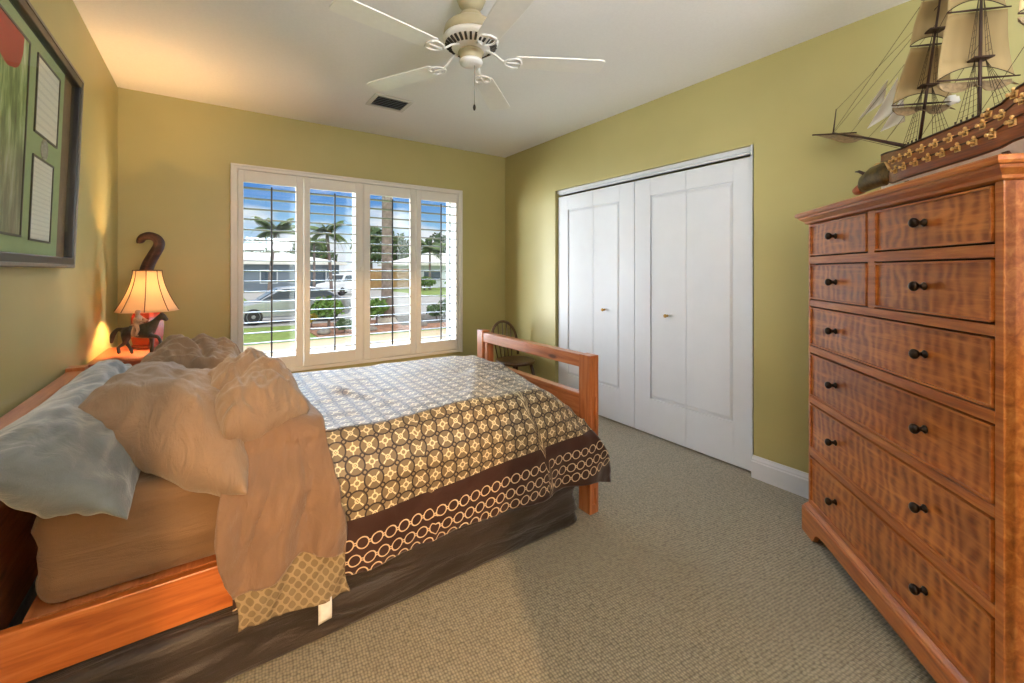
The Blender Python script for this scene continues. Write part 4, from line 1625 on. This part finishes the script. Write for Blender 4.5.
masts = [  # name, base x, base z, top x, top z, yards [(z, half length)]
    ('fore_mast', .42, .19, .555, .82, [(.340, .102), (.537, .068), (.685, .052), (.78, .03)]),
    ('main_mast', .685, .18, .70, .93, [(.330, .110), (.545, .084), (.735, .060), (.86, .034)]),
    ('mizzen_mast', .94, .23, .965, .86, [(.395, .095), (.575, .066), (.725, .045), (.80, .026)])]
rig = bmesh.new()
for nm, bx, bz, tx, tz, yards in masts:
    def mx(z):
        return lerp(bx, tx, (z - bz) / (tz - bz))
    b = bmesh.new()
    add_tube(b, [(mx(z), 0, z) for z in (bz - .03, bz + .15, bz + .32, bz + .5, tz)], [.0055, .005, .004, .003, .0015], 8)
    mo = obj(nm, b, M['spar'], ship)
    for z in (yards[0][0] + .055, yards[1][0] + .04):
        b = bmesh.new()
        add_prism(b, [(mx(z) - .018, -.022), (mx(z) + .018, -.026), (mx(z) + .018, .026), (mx(z) - .018, .022)], z, z + .005)
        obj('mast_top', b, M['spar'], mo)
    for k_, (z, hl) in enumerate(yards):
        b = bmesh.new()
        add_tube(b, [(mx(z) - .008, -hl, z), (mx(z) - .008, 0, z), (mx(z) - .008, hl, z)], [.002, .004, .002], 6)
        obj('yard', b, M['spar'], mo)
    for k_ in range(3):
        (z0, h0), (z1, h1) = yards[k_], yards[k_ + 1]

        def sail(u, v, z0=z0, h0=h0, z1=z1, h1=h1):
            hw = lerp(h1 * .93, h0 * .93, v)
            zz = lerp(z1 - .004, z0 + .006, v)
            zz += .035 * (1 - (2 * u - 1) ** 2) * v ** 3 * (z1 - z0) / .2
            return Vector((mx(zz) - .012 - .022 * math.sin(v * PI * .85) * (1 - .5 * (2 * u - 1) ** 2), lerp(-hw, hw, u), zz))
        b = bmesh.new(); add_grid(b, sail, 14, 12)
        so_ = obj('sail', b, M['sail'], mo, solid=.0008)
        b = bmesh.new()
        add_tube(b, [sail(q / 14, 1.0) for q in range(15)], .0014, 5)
        obj('bolt_rope', b, M['rope'], so_)
    # loosely furled course under the lower yard
    z, hl = yards[0]
    b = bmesh.new()
    add_grid(b, lambda u, v: Vector((mx(z) - .010 - .012 * math.cos(v * PI * 2) + .01 * fbm((u * 7, v * 3, 1), 1.), lerp(-hl * .9, hl * .9, u),
                                     z - .004 - .042 * math.sin(v * PI) * (.45 + .55 * abs(math.sin(u * PI * 2 + .5))))), 24, 8)
    obj('furled_course', b, M['furl'], mo, solid=.001)
    if nm != 'main_mast':
        b = bmesh.new()
        add_ball(b, (0, 0, 0), (.012, .022, .017), 14)
        for v in b.verts:
            v.co *= 1 + .5 * noise.noise(v.co * 110)
            v.co += Vector((mx(z) - .014, hl * .93, z + .008))
        tag(obj('sail_bunt', b, M['sail_white'], mo), 'white bunched sail corner')
    # shrouds with ratlines
    for s in (-1, 1):
        top = Vector((mx(yards[0][0] + .055), s * .014, yards[0][0] + .055))
        foot = [hull_pt(bx + .035 + .022 * q, 1.0, s) for q in range(-2, 3)]
        for f_ in foot:
            add_tube(rig, [f_, top], .0009, 4, caps=False)
        for q in range(1, 9):
            t = q / 10
            add_tube(rig, [foot[0].lerp(top, t), foot[-1].lerp(top, t)], .0006, 4, caps=False)
        for f_ in foot:
            add_tube(rig, [f_, f_ + Vector((0, 0, .012))], .003, 5)
        t2 = Vector((mx(yards[1][0] + .04), s * .006, yards[1][0] + .04))
        t1 = [Vector((mx(yards[0][0] + .06) + dx, s * .024, yards[0][0] + .06)) for dx in (-.012, .0, .012)]
        for f_ in t1:
            add_tube(rig, [f_, t2], .0008, 4, caps=False)
        for q in range(1, 8):
            add_tube(rig, [t1[0].lerp(t2, q / 9), t1[-1].lerp(t2, q / 9)], .0006, 4, caps=False)
stays = [((-.20, 0, .435), (.54, 0, .76)), ((-.05, 0, .375), (.505, 0, .60)), ((.10, 0, .315), (.48, 0, .44)), ((.22, 0, .262), (.465, 0, .40)),
         ((-.195, 0, .43), (.52, 0, .66)), ((.42, 0, .21), (.69, 0, .44)), ((.50, 0, .56), (.70, 0, .74)), ((.69, 0, .22), (.95, 0, .46)),
         ((-.17, 0, .54), (.52, 0, .66)), ((.36, .03, .20), (-.05, .02, .375)), ((.36, -.03, .20), (-.05, -.02, .375))]
for p, q in stays:
    add_tube(rig, [p, q], .0010, 4, caps=False)
obj('rigging', rig, M['rope'], ship)
JIBS = (((.026, 0, .423), (.241, 0, .520), (.150, .036, .458)), ((.096, 0, .359), (.303, 0, .501), (.222, .036, .386)), ((.189, 0, .316), (.333, 0, .416), (.282, .036, .327)))
for a, c, d in JIBS:
    b = bmesh.new()
    A_, B_, C_ = Vector(a), Vector(c), Vector(d)
    add_grid(b, lambda u, v: A_.lerp(B_.lerp(C_, v), u) + Vector((0, .012 * math.sin(u * PI) * math.sin(v * PI), 0)), 10, 8)
    bmesh.ops.remove_doubles(b, verts=b.verts[:], dist=.0004)
    obj('jib', b, M['sail_white'], ship, solid=.0008)
b = bmesh.new()
for x in (.45, .85):
    add_box(b, x - .012, x + .012, -.05, .05, .0005, .010)
    for s in (-1, 1):
        add_box(b, x - .01, x + .01, s * .05 - .008, s * .05 + .008, .0005, .055)
obj('cradle', b, M['spar'], ship)

# ================================================================== the street outside
G = -.80
M['grass'] = plain('lawn_grass', lin(120, 140, 62), .95, var=.16, nscale=7)
M['path'] = plain('concrete_path', lin(176, 154, 122), .9, var=.05, nscale=2)
M['road'] = plain('pale_street', lin(166, 163, 160), .9, var=.05, nscale=2)
M['mulch'] = plain('reddish_mulch', lin(150, 108, 84), .95, var=.22, nscale=6)
M['soil'] = plain('dark_soil', lin(98, 92, 84), .95, var=.2, nscale=4)  # gray brown ground, darker than the mulch
M['bark'] = plain('gray_palm_bark', lin(128, 112, 106), .95, var=.2, nscale=5, bump=.4)
M['bark_base'] = plain('pale_trunk_base', lin(188, 178, 164), .95, var=.1, nscale=5)
M['leaf'] = plain('leaf_green', lin(92, 122, 48), .7, var=.25, nscale=9)
M['leaf_dk'] = plain('leaf_dark_green', lin(70, 92, 52), .7, var=.25, nscale=3)
M['leaf_yl'] = plain('leaf_yellow', lin(196, 178, 60), .7, var=.15, nscale=9)
M['frond'] = plain('palm_frond', lin(96, 118, 60), .7, var=.2, nscale=5)
M['house_blue'] = plain('blue_gray_stucco', lin(118, 130, 142), .9, var=.03)
M['house_white'] = plain('white_stucco', lin(214, 218, 222), .9, var=.02)
M['roof'] = plain('white_tile_roof', lin(236, 232, 224), .8, var=.04, nscale=1.5)
M['win_dark'] = plain('dark_house_window', lin(70, 84, 96), .2)
M['fence'] = plain('tan_board_fence', lin(168, 132, 88), .9, var=.1, nscale=2)
M['car_silver'] = plain('silver_car_paint', lin(160, 164, 172), .25, metal=.5, var=.02)
M['car_white'] = plain('white_car_paint', lin(232, 234, 238), .25, var=.01)
M['tire'] = plain('black_tire', lin(34, 34, 36), .85)
M['hubcap'] = plain('alloy_wheel', lin(150, 152, 156), .35, metal=.6)
M['car_glass'] = plain('tinted_car_glass', lin(48, 58, 66), .12)
M['rock'] = plain('gray_rock', lin(130, 122, 116), .95, var=.15, nscale=4)


def ground(name, x0, x1, y0, y1, z, m, lab, cat):
    b = bmesh.new(); add_box(b, x0, x1, y0, y1, z - .12, z)
    return struct(name, b, M[m], lab, cat)


ground('ground_lawn', -60, 120, YB + .2, 200, G - .02, 'grass', 'green front lawn outside the window', 'lawn')
ground('ground_path', -6, 24, 11.9, 13.9, G, 'path', 'pale concrete walk crossing the yard', 'path')
ground('ground_bed', 2.7, 7.6, 14.5, 18.1, G + .02, 'mulch', 'reddish mulch bed around the palm trunk', 'ground')
ground('ground_soil', 5.9, 14, 15.6, 19.0, G + .03, 'soil', 'dark soil right of the palm trunk', 'ground')
ground('ground_street', -60, 120, 18.3, 25.0, G, 'road', 'pale gray street beyond the lawn', 'street')
ground('ground_driveway', 2, 15, 25.0, 50.0, G + .005, 'road', 'pale driveway across the street', 'driveway')
b = bmesh.new(); add_box(b, -.4, 2.6, YB + .19, YB + .34, .30, .44)
struct('trim_5', b, M['vinyl'], 'white outside window ledge', 'ledge')


# cars
def car(name, loc, rotz, L, Wd, body, roof, zs, paint, label, wheel_x, wr=.32):
    t = thing(name, label, 'car', loc, rotz)
    b = bmesh.new()
    add_prism(b, body, -Wd / 2, Wd / 2, 'Y')
    obj('body', b, M[paint], t, bevel=.07)
    b = bmesh.new()
    A = [b.verts.new((x, -Wd / 2 + .10 + .10 * sm(zs[0], zs[1], z), z)) for x, z in roof]
    B = [b.verts.new((x, Wd / 2 - .10 - .10 * sm(zs[0], zs[1], z), z)) for x, z in roof]
    n = len(roof)
    b.faces.new(A); b.faces.new(B)
    for i in range(n):
        b.faces.new((A[i], A[(i + 1) % n], B[(i + 1) % n], B[i]))
    cab = obj('cabin', b, M[paint], t, bevel=.05)
    # side glass and windscreens sit just proud of the cabin
    cx = sum(x for x, z in roof) / n
    cz = (zs[0] + zs[1]) / 2
    for s in (-1, 1):
        b = bmesh.new()
        pts = [(cx + (x - cx) * .90, cz + (z - cz) * .74) for x, z in roof]
        vs = [b.verts.new((x, s * (Wd / 2 - .085 - .10 * sm(zs[0], zs[1], z)), z)) for x, z in pts]
        b.faces.new(vs)
        obj('side_glass', b, M['car_glass'], cab, solid=.01)
    (xa, za), (xb, zb) = roof[0], roof[1]
    b = bmesh.new()
    d = Vector((zb - za, 0, -(xb - xa))).normalized() * -.02
    vs = []
    for f, w in ((.12, .76), (.88, .70)):
        for s in (-1, 1):
            vs.append(b.verts.new(Vector((lerp(xa, xb, f), s * w * Wd / 2, lerp(za, zb, f))) + d))
    b.faces.new((vs[0], vs[1], vs[3], vs[2]))
    obj('windscreen', b, M['car_glass'], cab, solid=.01)
    for x in wheel_x:
        for s in (-1, 1):
            b = bmesh.new()
            mt = Matrix.Translation((x, s * (Wd / 2 - .10), wr)) @ Matrix.Rotation(-s * PI / 2, 4, 'X')
            add_lathe(b, [(.22, -.1), (wr - .02, -.1), (wr, -.06), (wr, .06), (wr - .02, .105), (.24, .108)], seg=24, mat=mt)
            w_ = obj('wheel', b, M['tire'], t)
            b = bmesh.new()
            add_lathe(b, [(.235, .100), (.225, .112), (.20, .104), (.07, .108), (.05, .118), (.02, .118)], seg=20, mat=mt)
            obj('hubcap', b, M['hubcap'], w_)
    return t


car('silver_sedan', (1.15, 19.75, G), 0, 4.6, 1.8,
    [(-.85, .26), (-.92, .50), (-.80, .70), (.35, .90), (3.0, .96), (3.62, .92), (3.70, .60), (3.62, .26)],
    [(.25, .88), (1.05, 1.40), (2.05, 1.45), (2.75, 1.32), (3.35, .95)], (.9, 1.45), 'car_silver',
    'silver sedan parked at the street, seen through the left shutter', (0.12, 2.85))
car('sport_utility_vehicle', (8.3, 38.5, G), math.radians(40), 4.7, 1.9,
    [(-.9, .32), (-.95, .70), (-.8, 1.0), (.3, 1.12), (3.7, 1.14), (3.78, .7), (3.7, .32)],
    [(.1, 1.1), (.7, 1.78), (2.9, 1.84), (3.5, 1.74), (3.7, 1.12)], (1.1, 1.84), 'car_white',
    'white sport utility vehicle parked on the driveway across the street', (0.05, 2.85), wr=.36)


# houses
def house(loc, Lx, Ly, wallm, label, wins, hz=2.75, ridge=1.15, over=.7):
    t = thing('house', label, 'house', loc)
    b = bmesh.new(); add_box(b, 0, Lx, 0, Ly, 0, hz)
    obj('wall', b, M[wallm], t)
    b = bmesh.new()
    x0, x1, y0, y1 = -over, Lx + over, -over, Ly + over
    lo = [b.verts.new(p) for p in ((x0, y0, hz), (x1, y0, hz), (x1, y1, hz), (x0, y1, hz))]
    up = [b.verts.new(p) for p in ((x0, y0, hz + .22), (x1, y0, hz + .22), (x1, y1, hz + .22), (x0, y1, hz + .22))]
    m = min(Ly / 2 + over, Lx / 2)
    rd = [b.verts.new((x0 + m, (y0 + y1) / 2, hz + .22 + ridge)), b.verts.new((x1 - m, (y0 + y1) / 2, hz + .22 + ridge))]
    b.faces.new(lo)
    for k in range(4):
        b.faces.new((lo[k], lo[(k + 1) % 4], up[(k + 1) % 4], up[k]))
    b.faces.new((up[0], up[1], rd[1], rd[0])); b.faces.new((up[2], up[3], rd[0], rd[1]))
    b.faces.new((up[1], up[2], rd[1])); b.faces.new((up[3], up[0], rd[0]))
    obj('roof', b, M['roof'], t)
    for (x, z, w, h) in wins:
        b = bmesh.new()
        for a in ((x - .1, x, z - .1, z + h + .1), (x + w, x + w + .1, z - .1, z + h + .1), (x, x + w, z - .1, z), (x, x + w, z + h, z + h + .1)):
            add_box(b, a[0], a[1], -.06, .0, a[2], a[3])
        f = obj('window', b, M['house_white'], t)
        b = bmesh.new(); add_box(b, x, x + w, -.03, -.001, z, z + h)
        obj('pane', b, M['win_dark'], f)
    return t


house((-2, 50, G), 13.5, 9, 'house_blue', 'blue gray house with a white roof across the street', [(1.5, .9, 2.2, 1.2), (6.0, .9, 1.4, 1.2), (9.5, .1, 2.6, 2.1)])
house((19.5, 50, G), 26, 9, 'house_white', 'white house with a low white roof behind the lawn at right', [(2.0, .9, 2.2, 1.2), (7.5, .9, 1.6, 1.2), (14, .9, 2, 1.2)], ridge=1.6)
fe = thing('board_fence', 'tan wooden board fence behind the far lawn', 'fence', (12.3, 47, G))
b = bmesh.new()
for i in range(40):
    add_box(b, i * .17, i * .17 + .155, 0, .03, .05, 2.35)
obj('boards', b, M['fence'], fe)
for x in (0.05, 2.2, 4.4, 6.6):
    b = bmesh.new(); add_box(b, x, x + .12, .05, .17, 0, 2.3)
    obj('post', b, M['fence'], fe)


# palms, trees, shrubs
def frond_mesh(bm, base, az, L, rise, droop, wd=.5, n=9):
    """one feather frond: rib plus leaflets hanging on both sides"""
    d = Vector((math.cos(az), math.sin(az), 0))
    sd = Vector((-d.y, d.x, 0))
    pts = []
    for q in range(n + 1):
        t = q / n
        pts.append(base + d * L * t * (1 - .15 * t) + Vector((0, 0, rise * math.sin(t * 1.4) - droop * t * t)))
    add_tube(bm, pts, [lerp(.03, .008, q / n) for q in range(n + 1)], 4)
    for q in range(1, n + 1):
        for h in (0, .5):
            t = (q - h) / n
            p = pts[q - 1].lerp(pts[q], 1 - h)
            for s in (-1, 1):
                w = wd * math.sin(min(1, t * 1.15 + .1) * PI) ** .6
                e = p + sd * s * w * .8 + d * w * .35 + Vector((0, 0, -w * .45))
                a = p + d * wd * .22; c = p - d * wd * .22
                bm.faces.new([bm.verts.new(x) for x in (c, a, e)])


def palm(name, loc, h, tr, nf, L, label, crown='frond', lean=(0, 0), seed=1, wob=.1):
    rnd = random.Random(seed)
    t = thing(name, label, 'palm tree', loc)
    b = bmesh.new()
    n = 10
    pts = [(lean[0] * (q / n) ** 1.5, lean[1] * (q / n) ** 1.5, h * q / n) for q in range(n + 1)]
    add_tube(b, pts, [tr * (1.35 if q == 0 else 1.08 if q == 1 else 1 - .15 * q / n) for q in range(n + 1)], 14)
    obj('trunk', b, M['bark'], t)
    top = Vector(pts[-1])
    b = bmesh.new()
    for q in range(nf):
        az = 2 * PI * q / nf + rnd.uniform(-.2, .2)
        k = rnd.random()
        frond_mesh(b, top, az, L * rnd.uniform(.8, 1.1), lerp(.1, L * .75, k), lerp(L * .9, L * .25, k), wd=L * .3)
    obj('crown', b, M[crown], t)
    return t


pt = palm('palm_tree', (5.62, 16.6, G), 7.4, .23, 18, 2.4, 'thick gray palm trunk standing in the mulch bed outside', seed=3)
b = bmesh.new(); add_lathe(b, [(.42, 0), (.40, .06), (.30, .22), (.24, .42)], seg=18)
obj('root_flare', b, M['bark_base'], pt)
palm('palm_tree', (3.1, 33, G), 4.7, .12, 20, 2.0, 'feathery palm tree behind the silver sedan in the leftmost shutter view', seed=5, lean=(.4, 0))
palm('palm_tree', (7.4, 34.5, G), 5.0, .12, 20, 2.0, 'feathery palm tree at the tilt rod of the second shutter view', seed=8, lean=(-.3, .2))
palm('palm_tree', (7.7, 43, G), 4.8, .12, 16, 1.7, 'farther palm tree at the left side of the second shutter view', seed=9)
palm('palm_tree', (20.3, 45.5, G), 4.6, .14, 16, 2.6, 'palm tree in front of the white house at right', seed=12)


def blob_tree(name, loc, h, R, label, cat, m='leaf_dk', seed=0, trunk=True, n=420, leaf=.4, flat=1.0):
    """crown of many small leaf clumps around branches"""
    rnd = random.Random(seed)
    t = thing(name, label, cat, loc)
    b = bmesh.new()
    add_tube(b, [(0, 0, 0), (.03, .02, h * .4), (-.05, 0, h * .7)], [R * .08, R * .06, R * .02], 8)
    for q in range(5):
        a = 2 * PI * q / 5 + rnd.random()
        add_tube(b, [(0, 0, h * .35), (math.cos(a) * R * .3, math.sin(a) * R * .3, h * .55), (math.cos(a) * R * .6, math.sin(a) * R * .6, h * .72)], [R * .04, R * .025, R * .008], 5)
    obj('trunk', b, M['bark'], t)
    b = bmesh.new()
    for q in range(n):
        while True:
            p = Vector((rnd.uniform(-1, 1), rnd.uniform(-1, 1), rnd.uniform(-1, 1)))
            if .35 < p.length < 1:
                break
        k = .75 + .35 * noise.noise(p * 2.2 + Vector((seed, 0, 0)))
        c = Vector((p.x * R * k, p.y * R * k, h * .62 + p.z * k * h * .38 * flat))
        nrm = Vector((rnd.gauss(0, 1), rnd.gauss(0, 1), rnd.gauss(0, 1))).normalized()
        ax = nrm.orthogonal().normalized(); ay = nrm.cross(ax)
        s = leaf * rnd.uniform(.6, 1.2)
        b.faces.new([b.verts.new(c + v) for v in (ax * s, ay * s * .5, -ax * s, -ay * s * .5)])
    obj('foliage', b, M[m], t)
    return t


for i, (x, y, h, R, lab) in enumerate((
        (11.0, 64, 7.2, 3.6, 'leafy green tree over the roof end of the blue gray house'),
        (18.6, 62, 9.2, 3.4, 'tall green tree beyond the fence left of the palm trunk'),
        (29.4, 62, 8.6, 3.6, 'green tree over the white house in the rightmost shutter view'),
        (24.0, 67, 8.8, 3.2, 'tall green tree beyond the fence right of the palm trunk'),
        (5.0, 66, 5.6, 3.6, 'low dark tree over the middle of the blue gray house roof'))):
    blob_tree("tree", (x, y, G), h, R, lab, "tree", seed=i + 2, n=620, leaf=.55)
for i, (x, y, h, R, m, lab) in enumerate((
        (3.35, 16.1, 1.25, .70, 'leaf', 'bright green shrub in the mulch bed in the second shutter view'),
        (5.0, 16.0, 1.15, .5, 'leaf', 'bright green shrub just left of the palm trunk'),
        (2.95, 17.0, .75, .30, 'leaf_yl', 'yellow leaved plant beside the silver sedan'),
        (5.25, 17.6, .70, .26, 'leaf_yl', 'yellow green plant near the palm trunk'),
        (3.6, 14.9, .45, .32, 'leaf_dk', 'low dark shrub at the front of the mulch bed'),
        (7.6, 16.4, .7, .5, 'leaf_dk', 'low dark shrub on the soil right of the palm trunk'),
        (8.5, 17.2, .9, .5, 'leaf_dk', 'taller dark shrub seen through the right shutter'),
        (19.0, 44, 1.5, 1.4, 'leaf', 'clipped green hedge shrub before the white house, left one'),
        (22.6, 43.5, 1.5, 1.5, 'leaf', 'clipped green hedge shrub before the white house, right one'))):
    blob_tree('shrub', (x, y, G), h, R, lab, 'shrub', m=m, seed=40 + i, n=420, leaf=.13 if y < 20 else .3)
for i, (x, y, r, lab) in enumerate(((2.95, 14.8, .16, 'gray rock at the left front of the mulch bed'), (4.5, 14.8, .12, 'small gray rock at the middle of the mulch bed'), (6.4, 15.0, .15, 'gray rock at the right of the mulch bed'))):
    b = bmesh.new()
    add_ball(b, (0, 0, r * .5), (r * 1.3, r, r * .75), 14)
    for v in b.verts:
        v.co += v.co.normalized() * r * .25 * noise.noise(v.co * 9 + Vector((i, 0, 0)))
    tag(obj('rock', b, M['rock'], None, loc=(x, y, G + .02)), lab, 'rock')
